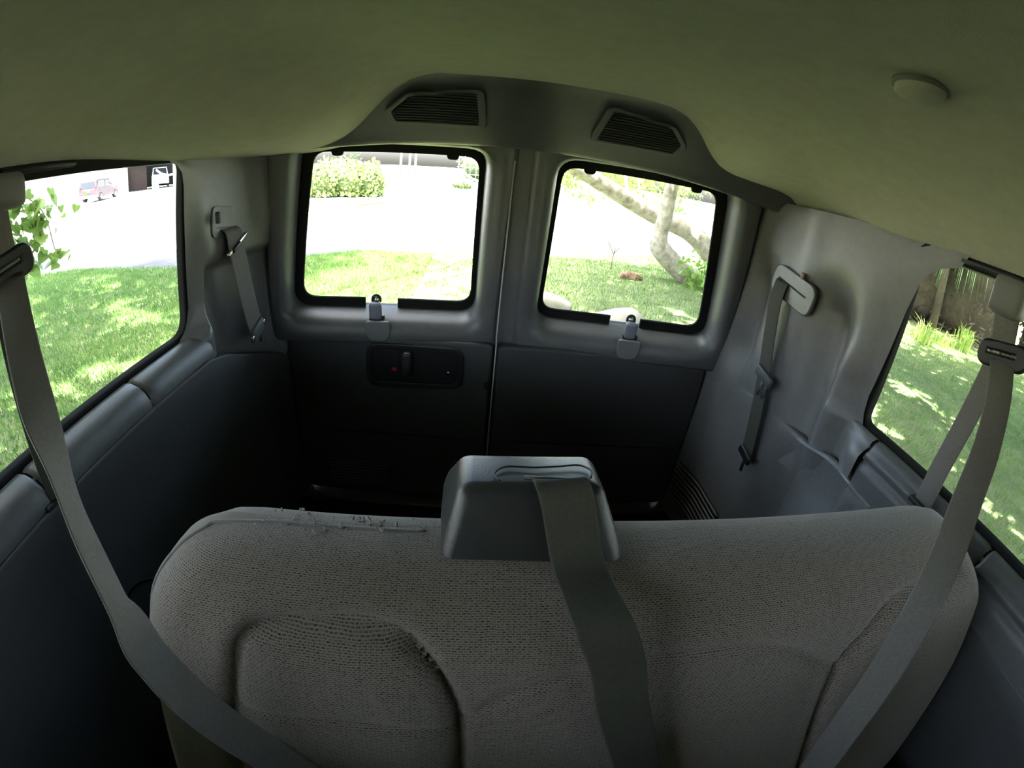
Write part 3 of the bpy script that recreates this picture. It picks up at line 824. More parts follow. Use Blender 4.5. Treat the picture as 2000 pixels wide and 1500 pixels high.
def wall(side):
    s = side
    nm = 'wall_left' if s < 0 else 'wall_right'
    w = empty(nm, (s*0.86, -1.2, 0), kind='structure')
    P = lambda f: (lambda u, v: (s*f(u, v)[0], f(u, v)[1], f(u, v)[2]))
    yr = -0.535 if s < 0 else -0.80       # rear edge of the side window at the sill
    # outer skin
    rbox('outer_panel', (s*0.945, FRONT/2, -0.03), (0.03, -FRONT, 1.45), WHT, w, 0.0)
    rbox('outer_pillar', (s*0.900, (yr+0.09)/2+0.02, 1.12), (0.03, -yr-0.05, 0.80), WHT, w, 0.0)
    rbox('outer_rail', (s*0.90, FRONT/2, 1.40), (0.09, -FRONT, 0.27), WHT, w, 0.0)
    rbox('sill_core', (s*0.915, FRONT/2, 0.705), (0.065, -FRONT, 0.10), RUB, w, 0.0)
    rbox('forward_light_block', (s*0.855, (FRONT+YW0)/2, 1.03), (0.10, YW0-FRONT, 0.56), PLD, w, 0.02)  # closes the forward side windows, added to cut light on the seat
    # D pillar trim
    if s < 0:
        ez, ee = [.56, .80, .812, .83, .85, .885, 1.04, 1.19, 1.222, 1.238, 1.250, 1.28], [-.60, -.60, -.585, -.560, -.546, -.536, -.552, -.572, -.584, -.605, -.64, -.66]
    else:
        ez, ee = [.56, .80, .815, .84, .886, 1.03, 1.12, 1.18, 1.21, 1.23, 1.245, 1.28], [-.80, -.80, -.792, -.784, -.783, -.812, -.830, -.850, -.872, -.902, -.95, -.97]
    def pedge(z): return float(np.interp(z, ez, ee))
    def fpil(y, z):
        edge = pedge(z)
        e = ss(0.0, 0.085 if s < 0 else 0.15, y-edge)
        xb = 0.792-(0.042+0.035*float(np.clip((z-0.6)/0.6, 0, 1)))*ss(-0.40 if s < 0 else -0.30, -0.075, y)
        if s < 0:
            m = ss(1.00, 0.955, z)*ss(-0.50, -0.465, y)*ss(-0.125, -0.165, y)
            xb += 0.042*m
            xb -= 0.012*ss(-0.30, -0.22, y)*ss(1.0, 1.1, z)*ss(-0.10, -0.16, y)
        else:
            up = ss(1.16, 1.00, z)
            xb += 0.045*np.exp(-((y+0.235)/0.045)**2)*up*ss(0.62, 0.8, z)
            xb += 0.070*np.exp(-((y+0.60+0.10*(1.0-z))/0.070)**2)*up
            xb -= 0.032*np.exp(-((y+0.70+0.22*(z-0.85))/0.05)**2)*ss(1.05, 0.9, z)
            xb -= 0.010*np.exp(-((y+0.44)/0.06)**2)
        x = (xg(z)-0.016)*(1-e)+xb*e
        return (x, y, z)
    def fp(u, v):
        z = 0.56+0.72*v
        edge = pedge(z)
        y = edge+(-0.083-edge)*u
        return fpil(y, z)
    grid('pillar_trim', P(fp), np.linspace(0, 1, 60), sorted(set(list(np.linspace(0, 1, 44))+[(z-.56)/.72 for z in ez])), PLP, w, flip=(s < 0))
    # rear return of the pillar towards the door
    grid('pillar_return', P(lambda u, v: (0.750-0.035*max(0, min(1, (1.28*v-0.6)/0.6))+0.10*u, -0.083+0.012*u, 0.0+1.28*v)), [0, 0.15, 1], np.linspace(0, 1, 20), PLD, w, flip=(s < 0))
    # sill trims
    if s < 0:
        pr = [(0.862, 0.785), (0.856, 0.803), (0.846, 0.811), (0.830, 0.812), (0.812, 0.806), (0.797, 0.795), (0.787, 0.778), (0.783, 0.755), (0.782, 0.70)]
        runs = ((-0.515, -0.803), (-0.807, -1.135), (-1.139, YW0))
    else:
        pr = [(0.862, 0.785), (0.856, 0.803), (0.848, 0.811), (0.838, 0.812), (0.826, 0.806), (0.820, 0.795), (0.815, 0.786), (0.808, 0.780), (0.806, 0.770), (0.812, 0.763), (0.812, 0.756), (0.806, 0.752), (0.803, 0.735), (0.802, 0.70), (0.802, 0.62)]
        runs = ((-0.865, -1.25), (-1.254, YW0))
    for a, b in runs:
        yy = [a, a-0.004, a-0.010]+list(np.linspace(a-0.05, b+0.05, 5))+[b+0.010, b+0.004, b]
        yy = list(dict.fromkeys(yy))
        def fs(y, k, a=a, b=b):
            d = min(a-y, y-b)
            drop = 0.006*(1-min(1, d/0.010))**2
            return (pr[k][0]+drop*0.6, y, pr[k][1]-drop)
        grid('sill_trim', P(fs), yy, range(len(pr)), PL, w, flip=(s > 0))
    if s > 0:
        # corner piece where the pillar trim flows into the sill, and the armrest end, coloured dark for its shaded hollow
        cp = pr[:8]+[(0.796, 0.765), (0.795, 0.74), (0.795, 0.70)]
        def fcor(y, k):
            t = float(ss(-0.845, -0.72, y)); x, z = cp[k]
            return (x*(1-t)+(fpil(max(y, pedge(z)), z)[0]+0.004)*t, y, z)
        grid('corner_sill', P(fcor), np.linspace(-0.861, -0.70, 12), range(len(cp)), PLP, w, flip=True)
        pydata('armrest_end', [(s*x, -0.866, z) for x, z in pr+[(0.86, 0.62)]], [tuple(range(len(pr)+1))], PLD, w)
    # lower quarter panel
    def ztop(y):
        if s < 0:
            return float(np.interp(y, [YW0, -0.56, -0.47, -0.40, -0.13, -0.105, -0.085], [0.757, 0.757, 0.735, 0.705, 0.600, 0.612, 0.64]))
        return float(np.interp(y, [YW0, -0.90, -0.83, -0.76, -0.67, -0.40, -0.085], [0.69, 0.69, 0.70, 0.695, 0.675, 0.675, 0.635]))
    xl = 0.772 if s < 0 else 0.785
    def fl_(y, v):
        zt = ztop(y)
        if v > 1:      # top ledge turning outwards
            return (xl+0.04*(v-1), y, zt+0.001)
        z = zt*v
        x = xl+(0.012*ss(-0.88, -0.94, y) if s > 0 else 0)-0.02*(1-v)*(1-ss(-0.88, -0.94, y)*(s > 0))-(0.022 if s < 0 else 0.033)*ss(-0.30, -0.085, y)
        if v > 0.985: x += 0.003
        if s > 0:
            x += 0.058*np.exp(-((y+0.633)/0.070)**2)*ss(0.1, 0.7, v)+0.032*np.exp(-((y+0.235)/0.045)**2)*ss(0.3, 1.2, v)*0.4+0.045*ss(-0.66, -0.74, y)*ss(-0.872, -0.855, y)*ss(0.70, 0.86, v)
        return (x, y, z)
    vv = [0, .1, .2, .3, .4, .5, .6, .7, .8, .88, .94, .975, .992, 1.0, 1.1, 2.0]
    grid('lower_panel', P(fl_), list(np.linspace(YW0, -1.0, 8))+[-0.96], vv, PLD, w, flip=(s > 0))  # forward part in the darker copy, its shade put into the colour
    yy = [-0.96]+list(np.linspace(-0.95, -0.16, 34))+[-0.13, -0.115, -0.105, -0.095, -0.085]
    grid('quarter_panel', P(fl_), yy, vv, PLD if s < 0 else PLP, w, flip=(s > 0))  # same plastic: shaded tone on the aisle side, lit tone on the other
    rbox('forward_panel', (s*0.80, (FRONT+YW0)/2, 0.38), (0.06, YW0-FRONT, 0.80), PLD, w, 0.01)
    # wheel arch
    if s < 0:
        bm = bmesh.new()
        V = []
        for k in range(13):
            a = math.pi*k/12
            V.append((-0.95+0.42*math.cos(a), 0.30*math.sin(a)))
        prv = None
        for x in (s*0.79, s*0.66, s*0.63):
            sc = 1.0 if abs(x) > 0.65 else 0.93
            row = [bm.verts.new((x, -0.95+(y+0.95)*sc, z*sc)) for y, z in V]
            if prv:
                for i in range(12):
                    bm.faces.new((prv[i], prv[i+1], row[i+1], row[i]))
            prv = row
        bm.faces.new(prv)
        bmesh.ops.recalc_face_normals(bm, faces=bm.faces)
        bm_obj('wheel_arch', bm, MAT_, w, False)
        rbox('belt_slot', (s*0.783, -1.12, 0.757), (0.014, 0.085, 0.016), BLK, w, 0.003)
    else:
        # vent louvres low on the panel
        vy = np.linspace(-0.46, -0.13, 14)
        vb = grid('vent_back', P(lambda y, z: (fl_(y, z/ztop(y))[0]-0.0015, y, z)), vy, np.linspace(0.09, 0.25, 5), BLK, w, flip=True)
        for k in range(8):
            z = 0.243-0.020*k
            tube('louvre', [(s*(fl_(y, z/ztop(y))[0]-0.006), y, z) for y in vy], 0.005, PLP, w, 6)
        rbox('belt_slot', (s*0.80, -1.085, 0.786), (0.03, 0.08, 0.012), BLK, w, 0.003)
    # headliner edge trim above the window
    rbox('rail_trim', (s*0.845, (YW0-0.55)/2, 1.262), (0.07, -YW0-0.45, 0.022), HLTRIM, w, 0.006)
    return w
WL = wall(-1); WR = wall(1)

# side windows: pane and rubber seal
def sidewin(s, n):
    yr0 = -0.535 if s < 0 else -0.79
    w = empty('window_%d' % n, (s*0.86, -1.3, 0.8), kind='structure')
    # local frame in the glass plane: u = along y (backwards positive), v = up
    M = frame((s*0.866, 0, 0.80), (0, -s, 0), (-s*0.14, 0, 1))
    def uv(y): return -s*y
    H = 0.455
    if s < 0:
        c = [(YW0, 0.015), (yr0+0.008, 0.015), (yr0-0.030, H), (YW0, H)]
        rr = [0.03, 0.055, 0.035, 0.03]
    else:
        c = [(YW0, 0.015), (yr0+0.010, 0.015), (yr0-0.045, H+.005), (YW0, H)]
        rr = [0.03, 0.03, 0.10, 0.03]
    def ring(d):
        q = [(c[0][0]-d, c[0][1]-d), (c[1][0]+d, c[1][1]-d), (c[2][0]+d, c[2][1]+d), (c[3][0]-d, c[3][1]+d)]
        L = roundpoly(q, [r+max(d, 0) for r in rr])
        L = [(uv(y), v) for y, v in L]
        return L if s < 0 else L[::-1]
    sg = -1.0
    fill('pane', [ring(0.008)], 0.004, 0.0, M @ Matrix.Translation((0, 0, -0.006)), GLS, w)
    fill('seal', [ring(0.035), ring(0.0)], 0.022, 0.005, M @ Matrix.Translation((0, 0, -0.012)), RUB, w)
sidewin(-1, 1); sidewin(1, 2)

# unseen full-height panel, added to block sky light from the front
fw = rbox('front_light_block', (0, FRONT-0.02, 0.70), (1.86, 0.05, 1.7), PLD, None, 0.0)
tag(fw, kind='structure')

# ---------------- rear doors
def door(s, n):
    d = empty('door_%d' % n, (s*0.38, 0.0, 0.0), kind='structure')
    M = frame((0, 0.0086, 0.78), (1, -0.0713*s, 0), (0, -0.1507, 1))
    def lp(pts, r):
        q = [(s*x, v) for x, v in pts]
        if s < 0: q = q[::-1]; 
        rr = r if not hasattr(r, '__len__') else (r if s > 0 else r[::-1])
        return roundpoly(q, rr)
    clear = [(0.1206, 0), (0.7036, 0), (0.640, 0.492), (0.131, 0.492)]
    def off(pts, k):
        return [(pts[0][0]-k, pts[0][1]-k), (pts[1][0]+k, pts[1][1]-k), (pts[2][0]+k, pts[2][1]+k), (pts[3][0]-k, pts[3][1]+k)]
    # pane with its black painted border, notched at the latch
    fill('pane', [lp(off(clear, 0.03), 0.06)], 0.004, 0.0, M, GLS, d)
    xn = 0.425
    notch = [(0.1206, 0), (xn-0.058, 0), (xn-0.058, -0.034), (xn+0.058, -0.034), (xn+0.058, 0), (0.7036, 0), (0.640, 0.492), (0.131, 0.492)]
    fill('window_frame', [lp(off(clear, 0.045), 0.08), lp(notch, [0.05, 0, 0, 0, 0, 0.05, 0.05, 0.05])], 0.012, 0.003, M @ Matrix.Translation((0, 0, 0.003)), RUB, d)
    for x in (0.215, 0.565):
        fill('hinge_tab', [lp([(x-0.014, 0.478), (x+0.014, 0.478), (x+0.02, 0.50), (x-0.02, 0.50)], [0.01, 0.01, 0, 0])], 0.012, 0.002, M @ Matrix.Translation((0, 0, 0.003)), RUB, d)
    # upper trim around the window: rings from the glass out to the face and round the edge
    def side(ki, kb, ko, kt, r):
        return lp([(0.1206-ki, -kb), (0.7036+ko, -kb), (0.640+ko, 0.492+kt), (0.131-ki, 0.492+kt)], r)
    rings = [(0.002, side(.014, .028, .030, .03, .06)), (0.045, side(.015, .031, .031, .03, .06)), (0.080, side(.020, .038, .035, .03, .065)), (0.100, side(.030, .050, .043, .035, .075)),
             (0.112, side(.044, .066, .052, .04, .085)), (0.118, side(.060, .086, .062, .05, .095)),
             (0.118, lp([(0.052, -0.106), (0.782, -0.106), (0.735, 0.68), (0.052, 0.68)], [0.01, 0.03, 0.03, 0.01])), (0.112, lp([(0.036, -0.116), (0.792, -0.116), (0.745, 0.69), (0.036, 0.69)], [0.01, 0.03, 0.03, 0.01])),
             (0.002, lp([(0.032, -0.118), (0.796, -0.118), (0.748, 0.69), (0.032, 0.69)], [0.01, 0.03, 0.03, 0.01]))]
    V, F = [], []
    for w_, L in rings:
        V += [M @ Vector((x, v, w_)) for x, v in L]
    nl = len(rings[0][1])
    for i in range(len(rings)-1):
        for j in range(nl):
            q = (i*nl+j, i*nl+(j+1) % nl, (i+1)*nl+(j+1) % nl, (i+1)*nl+j)
            F.append(q[::-1])
    pydata('upper_trim', V, F, PL, d, True)
    # lower trim panel
    ML = frame((0, -0.020, 0.0), (1, 0, 0), (0, 0, 1))
    if s < 0:
        out = [(0.036, 0.02), (0.735, 0.02), (0.745, 0.672), (0.032, 0.672)]
    else:
        out = [(-0.018, 0.02), (0.735, 0.02), (0.745, 0.672), (-0.020, 0.672)]
    fill('lower_trim', [lp(off(out, -0.012), [0.01, 0.03, 0.02, 0.01])], 0.10, 0.012, ML, PLD, d, True, 3)
    ln = fill('crease', [lp([(0.05, 0.30), (0.70, 0.30), (0.70, 0.304), (0.05, 0.304)], 0)], 0.003, 0.0, ML @ Matrix.Translation((0, 0, 0.0995)), BLK, d)
    # storage ribs at the foot
    if s < 0:
        for k in range(8):
            z = 0.165-0.014*k
            rbox('rib', (s*0.51, -0.121, z), (0.235, 0.006, 0.006), PLD, d, 0.002)
    # body side of the door
    rbox('outer_skin', (s*0.40, 0.06, 0.20), (0.84, 0.03, 1.0), WHT, d, 0.0)
    fill('outer_frame', [lp([(-0.005, -0.10), (0.90, -0.10), (0.90, 0.74), (-0.005, 0.74)], 0.0), lp(off(clear, 0.035), 0.08)], 0.02, 0.0, M @ Matrix.Translation((0, 0, -0.03)), BLK, d)
    if s > 0:
        # overlapping edge trim that covers the gap
        ue = fill('edge_trim', [roundpoly([(-0.020, -0.105), (0.062, -0.105), (0.062, 0.56), (-0.022, 0.56)], 0.004)], 0.10, 0.006, M @ Matrix.Translation((0, 0, 0.010)), PL, d, True)
        tube('edge_strip', [(-0.024, -0.128, 0.02), (-0.026, -0.128, 0.67), (-0.027, -0.11-0.0, 0.70), (-0.028, -0.18, 1.26)], 0.0025, mat('pale_edge', (0.42, 0.42, 0.40), 0.4), d, 6)
    else:
        rbox('gap_seal', (-0.034, -0.075, 0.64), (0.02, 0.02, 1.25), BLK, d, 0.0)
        rbox('striker_cover', (-0.045, -0.118, 0.52), (0.02, 0.012, 0.03), BLK, d, 0.003)
    # window latch
    lx = s*0.425+(-0.0 if s < 0 else 0.003)
    rot = Matrix.Rotation(0.15, 3, 'X')
    lt = fill('latch_plate', [roundpoly([(lx-0.036, -0.10), (lx+0.036, -0.10), (lx+0.036, -0.035), (lx-0.036, -0.035)], [0.03, 0.03, 0.006, 0.006])], 0.012, 0.004, M @ Matrix.Translation((0, 0, 0.110)), mat('pale_grey_plastic', (0.17, 0.17, 0.17), 0.35), d, True)
    rbox('recess', (lx+s*0.0, -0.098, 0.728), (0.050, 0.02, 0.028), BLK, lt, 0.004, world=True)
    rbox('lever', (lx-0.004, -0.104, 0.758), (0.042, 0.026, 0.060), mat('blue_grey_plastic', (0.17, 0.18, 0.22), 0.35), lt, 0.010, 3, rot=rot)
    V, F = tube_data([(lx-0.004, -0.075, 0.792), (lx-0.004, -0.095, 0.792)], 0.011, 14)
    pydata('pivot', V, F, CHR, lt, True)
    V, F = tube_data(catmull([(lx-0.018, -0.088, 0.784), (lx-0.016, -0.088, 0.800), (lx-0.004, -0.088, 0.807), (lx+0.008, -0.088, 0.800), (lx+0.010, -0.088, 0.784)], 4), 0.004, 8)
    pydata('loop', V, F, BLK, lt, True)
    # handle bezel
    if s < 0:
        MB = ML @ Matrix.Translation((0, 0, 0.098))
        o = [(-0.455, 0.500), (-0.134, 0.505), (-0.132, 0.648), (-0.452, 0.652)]
        bz = fill('handle_bezel', [roundpoly(o, 0.04), roundpoly([(x+(0.012 if x < -.3 else -0.012), z+(0.012 if z < .57 else -0.012)) for x, z in o], 0.034)], 0.012, 0.004, MB, BLK, d, True)
        fill('handle_cup', [roundpoly(o, 0.038)], 0.003, 0.0, MB, BLK, bz)
        rbox('handle_lever', (-0.318, -0.134, 0.590), (0.034, 0.030, 0.085), mat('handle_black', (0.03, 0.032, 0.036), 0.35), bz, 0.012, 3)
        rbox('lock_flag', (-0.362, -0.124, 0.563), (0.018, 0.006, 0.012), RED, bz, 0.002)
        V, F = tube_data([(-0.178, -0.120, 0.562), (-0.178, -0.127, 0.562)], 0.006, 12)
        pydata('screw', V, F, CHR, bz, True)
    return d
door(-1, 1); door(1, 2)

# ------------------------------------------------------------------ bench seat
SO = Vector((0, -1.150, 0.844)); ST = Vector((0, -0.252, -0.968)); SN = Vector((0, -0.968, 0.252))
def seatpt(x, t, n):
    return SO+Vector((x, 0, 0))+ST*(t+0.013*float(ss(0.05, -0.45, x)))+SN*n
def polydist(P, x, t):
    best = 9
    for (ax, at), (bx, bt) in zip(P, P[1:]):
        dx, dt = bx-ax, bt-at
        k = max(0, min(1, ((x-ax)*dx+(t-at)*dt)/(dx*dx+dt*dt+1e-12)))
        best = min(best, math.hypot(x-ax-k*dx, t-at-k*dt))
    return best
SEAMS = {
 'insert': [(-0.46, 0.60), (-0.414, 0.389), (-0.392, 0.259), (-0.36, 0.125), (-0.352, 0.100), (-0.335, 0.080), (-0.30, 0.068), (-0.262, 0.063), (-0.208, 0.059), (-0.156, 0.077), (-0.119, 0.136), (-0.104, 0.198), (-0.100, 0.311), (-0.10, 0.60)],
 'stitch': [(-0.37, 0.195), (-0.217, 0.182), (-0.107, 0.199)],
 'mid': [(-0.101, 0.189), (-0.048, 0.140), (0.034, 0.112), (0.12, 0.099), (0.224, 0.101), (0.312, 0.12), (0.40, 0.165)],
 'right': [(0.66, 0.052), (0.60, 0.058), (0.49, 0.075), (0.439, 0.123), (0.412, 0.172), (0.416, 0.259), (0.464, 0.449), (0.50, 0.60)],
}
SEAMS = {k: [tuple(p) for p in catmull([np.array(q) for q in v], 4)] for k, v in SEAMS.items()}
TB = 0.62
def inside(P, x, t):
    c = False
    for (ax, at), (bx, bt) in zip(P, P[1:]+P[:1]):
        if (at > t) != (bt > t) and x < (bx-ax)*(t-at)/(bt-at)+ax:
            c = not c
    return c
def xleft(t):  return -0.512-0.19*max(0, t-0.05)
def xright(t): return 0.788
def outline(t):
    """half extents with rounded top corners"""
    r = 0.13
    a, b = xleft(t), xright(t)
    if t < r:
        k = r-math.sqrt(max(0, r*r-(r-t)**2))
        a += k; b -= k*0.8
    if t > TB-0.16:
        k = 0.16-math.sqrt(max(0, 0.16**2-(t-(TB-0.16))**2))
        b -= k; a += k*0.4
    return a, b
def nface(x, t):
    a, b = outline(t)
    rt = 0.105
    d = min(x-a, b-x)
    e1 = 1-(1-min(1, max(0, d)/0.085))**2
    e2 = 1-(1-min(1, max(0, t)/rt))**2
    base = 0.128+0.030*ss(0.35, 0.62, x)*ss(0.0, 0.12, t)
    base += 0.016*ss(0.05, 0.25, t)
    relief = 0
    relief -= 0.018*math.exp(-(polydist(SEAMS['insert'], x, t)/0.008)**2)
    relief -= 0.005*math.exp(-(polydist(SEAMS['stitch'], x, t)/0.006)**2)
    relief -= 0.006*math.exp(-(polydist(SEAMS['mid'], x, t)/0.007)**2)
    relief -= 0.017*math.exp(-(polydist(SEAMS['right'], x, t)/0.008)**2)
    if inside(SEAMS['insert'], x, t):
        relief += 0.012*ss(0.0, 0.06, polydist(SEAMS['insert'], x, t))
    return (base)*math.sqrt(max(0, e1))*math.sqrt(max(0, e2))+relief*min(1, e1)*min(1, e2)
seat = empty('bench_seat', (0.1, -1.4, 0.0), 'woven grey-beige bench seat with a black belt tower on top', 'seat')
tt = list(0.10*(np.linspace(0, 1, 22)**2))+list(np.linspace(0.106, TB, 96))
aa = np.sort(np.concatenate([0.5-0.5*np.cos(np.linspace(0, math.pi, 41)), np.linspace(0.02, 0.98, 150)]))
def sfront(a, t):
    x0, x1 = outline(t)
    x = x0+(x1-x0)*a
    return tuple(seatpt(x, t, nface(x, t)))
def arctab(R_, N_):
    d = np.linspace(0, R_, 200)
    n = N_*np.sqrt(np.clip(1-(1-d/R_)**2, 0, 1))
    return d, np.concatenate([[0], np.cumsum(np.hypot(np.diff(d), np.diff(n)))])
TAB_T, TAB_X = arctab(0.105, 0.128), arctab(0.085, 0.128)
def suv_(a, t):
    # cloth laid along the rounded surface, so the weave keeps its size
    x0, x1 = outline(t)
    x = x0+(x1-x0)*a
    v = float(np.interp(t, *TAB_T))+max(0, t-0.105)
    ex_ = TAB_X[1][-1]-0.085
    d0, d1 = x-x0, x1-x
    if d0 < 0.085: x -= TAB_X[1][-1]-float(np.interp(d0, *TAB_X))-(0.085-d0)
    elif d1 < 0.085: x += TAB_X[1][-1]-float(np.interp(d1, *TAB_X))-(0.085-d1)
    return (x, v)
grid('backrest', sfront, aa, tt, FAB, seat, flip=False, uvfn=suv_)
def sback(a, t):
    x0, x1 = outline(t)
    x = x0+(x1-x0)*a
    d = min(x-x0, x1-x)
    e = math.sqrt(max(0, 1-(1-min(1, d/0.07))**2))*math.sqrt(max(0, 1-(1-min(1, t/0.09))**2))
    return tuple(seatpt(x, t, -0.085*e))
grid('rear_cover', sback, np.linspace(0, 1, 40)**1.0, np.concatenate([0.10*(np.linspace(0, 1, 10)**2), np.linspace(0.12, TB, 10)]), FAB, seat, flip=True, uvfn=suv_)
# piping along the left edge and top
pip = []
for t in np.linspace(0.45, 0.13, 14):
    a, b = outline(t); pip.append(seatpt(a+0.012, t, nface(a+0.012, t)*1.0+0.001))
for t in (0.10, 0.07, 0.045, 0.025, 0.012, 0.006):
    a, b = outline(t); pip.append(seatpt(a+0.010, t, nface(a+0.010, t)+0.001))
for x in np.linspace(-0.33, -0.15, 8):
    pip.append(seatpt(x, 0.0015, 0.012))
tube('piping', catmull(pip, 3), 0.0028, mat('piping', (0.22, 0.21, 0.20), 0.7), seat, 6)
# loose threads on the worn top edge
V, F = [], []
for k in range(70):
    x = random.uniform(-0.37, -0.15) if k < 50 else random.uniform(0.1, 0.7)
    p = seatpt(x, random.uniform(-0.002, 0.004), random.uniform(-0.02, 0.03))
    r = random.uniform(0.0010, 0.0028)*(1 if k < 50 else 0.6)
    q = [p+Vector((random.uniform(-1, 1), random.uniform(-1, 1), 0))*r, p+Vector((random.uniform(-1, 1), random.uniform(-1, 1), 0))*r+Vector((0, 0, r)), p+Vector((random.uniform(-1, 1)*r, random.uniform(-1, 1)*r, 2.0*r))]
    v, f = tube_data(q, r*0.6, 5)
    F += [tuple(i+len(V) for i in ff) for ff in f]; V += v
o = pydata('loose_threads', V, F, mat('thread', (0.30, 0.28, 0.255), 0.9), seat); o['kind'] = 'stuff'
# seat cushion and stand below the frame
rbox('cushion', (0.10, -1.62, 0.33), (1.26, 0.46, 0.15), FAB, seat, 0.05, 4)
for x in (-0.35, 0.10, 0.55):
    rbox('stand', (x, -1.52, 0.13), (0.06, 0.42, 0.27), BLK, seat, 0.01)
# belt tower
def tower():
    bm = bmesh.new()
    B = [(-0.134, -1.212, 0.790), (0.079, -1.212, 0.800), (0.078, -1.06, 0.80), (-0.137, -1.06, 0.80)]
    M1 = [(-0.134, -1.212, 0.834), (0.078, -1.212, 0.846), (0.076, -1.05, 0.85), (-0.134, -1.05, 0.85)]
    T_ = [(-0.113, -1.170, 0.917), (0.043, -1.170, 0.927), (0.043, -1.092, 0.915), (-0.113, -1.092, 0.908)]
    L = [[bm.verts.new(p) for p in ring] for ring in (B, M1, T_)]
    for a, b in zip(L, L[1:]):
        for i in range(4):
            bm.faces.new((a[i], a[(i+1) % 4], b[(i+1) % 4], b[i]))
    bm.faces.new(L[0][::-1]); bm.faces.new(L[-1])
    bmesh.ops.recalc_face_normals(bm, faces=bm.faces)
    bmesh.ops.bevel(bm, geom=[e for e in bm.edges if max(v.co.z for v in e.verts) > 0.82], offset=0.014, segments=5, affect='EDGES', profile=0.5)
    o = bm_obj('belt_tower', bm, mat('satin_black_plastic', (0.030, 0.031, 0.030), 0.33, 0.05, 60, 0.2, 900, 0.5), seat, True)
    # cover outline and slot on the top face
    zt = lambda x, y: 0.9195+(x+0.113)*0.062+(y+1.17)*(-0.10)
    P = [(-0.070, -1.160), (-0.076, -1.146), (-0.062, -1.130), (-0.03, -1.132), (0.0, -1.130), (0.022, -1.128), (0.034, -1.140), (0.031, -1.156)]
    tube('cover_seam', catmull([(x, y, zt(x, y)-0.0005) for x, y in P], 5), 0.0012, BLK, o, 6)
    rbox('belt_slot', (-0.008, -1.1575, zt(-0.008, -1.1575)), (0.072, 0.004, 0.003), BLK, o, 0.0)
tower()
# cable loop at the seat's aisle side
cb = empty('cable_loop', (-0.62, -1.15, 0.5), 'thin black cable loop with a bright end at the aisle side of the seat', 'cable')
tube('cable', catmull([(-0.575, -1.135, 0.62), (-0.655, -1.12, 0.596), (-0.725, -1.12, 0.54), (-0.752, -1.12, 0.485), (-0.735, -1.125, 0.44), (-0.66, -1.15, 0.41)], 6), 0.0028, BLK, cb, 8)
rbox('clip', (-0.725, -1.13, 0.425), (0.012, 0.012, 0.036), mat('pale_clip', (0.6, 0.65, 0.65), 0.4), cb, 0.003)
rbox('clip', (-0.700, -1.14, 0.45), (0.010, 0.010, 0.02), mat('pale_clip', (0.6, 0.65, 0.65), 0.4), cb, 0.003)

# ------------------------------------------------------------------ seat belts
def guide(parent, c, s):
    """belt guide loop on the webbing: a dark ring plate with a slot"""
    M = frame(c, (0, -s, 0.20), (0, 0.2*s, 1))
    fill('belt_guide', [roundpoly([(-0.052, -0.020), (0.052, -0.020), (0.052, 0.020), (-0.052, 0.020)], 0.018), roundpoly([(-0.040, -0.004), (0.034, -0.004), (0.034, 0.010), (-0.040, 0.010)], 0.004)], 0.014, 0.005, M @ Matrix.Translation((0, 0, -0.007)), BLK, parent, True)

# aisle-side shoulder belt
b1 = empty('seat_belt', (-0.80, -1.07, 1.25), 'long grey shoulder belt crossing the aisle side of the bench seat', 'seat belt')
rbox('anchor_cover', (-0.80, -1.085, 1.236), (0.045, 0.11, 0.055), mat('beige_grey_plastic', (0.13, 0.128, 0.125), 0.5), b1, 0.015, 3)
rbox('anchor_rail', (-0.80, -0.995, 1.262), (0.03, 0.16, 0.012), BLK, b1, 0.004)
ribbon('webbing', [(-0.80, -1.085, 1.22), (-0.80, -1.08, 1.16), (-0.80, -1.075, 1.12)], [(0, 1, 0)]*3, 0.048, WEB, b1)
guide(b1, (-0.802, -1.078, 1.125), -1)
A = np.array([-0.80, -1.075, 1.115]); B = np.array([-0.412, -1.366, 0.892])
P = [A+(B-A)*k for k in (0, 0.25, 0.5, 0.72, 0.88, 1.0)]+[np.array(q) for q in [(-0.402, -1.374, 0.823), (-0.378, -1.377, 0.732), (-0.335, -1.383, 0.668), (-0.29, -1.39, 0.60), (-0.20, -1.42, 0.47)]]
Wd = [(0, 1, 0.3), (0.1, 1, 0.2), (0.2, 0.95, -0.1), (-0.05, 0.6, -0.75), (0, 0.55, -0.78), (-0.02, 0.52, -0.78), (0.12, 0.6, -0.58), (0.35, 0.7, -0.25), (0.55, 0.65, 0), (0.7, 0.5, 0.1), (0.7, 0.5, 0.1)]
ribbon('webbing', P, Wd, 0.047, WEB, b1, n=10)
ribbon('webbing', [(-0.812, -1.082, 1.115), (-0.800, -1.098, 0.95), (-0.786, -1.118, 0.80), (-0.784, -1.12, 0.752)], [(0, 1, 0.1), (0.3, 1, 0.1), (0.2, 1, 0), (0, 1, 0)], 0.047, WEBD, b1)

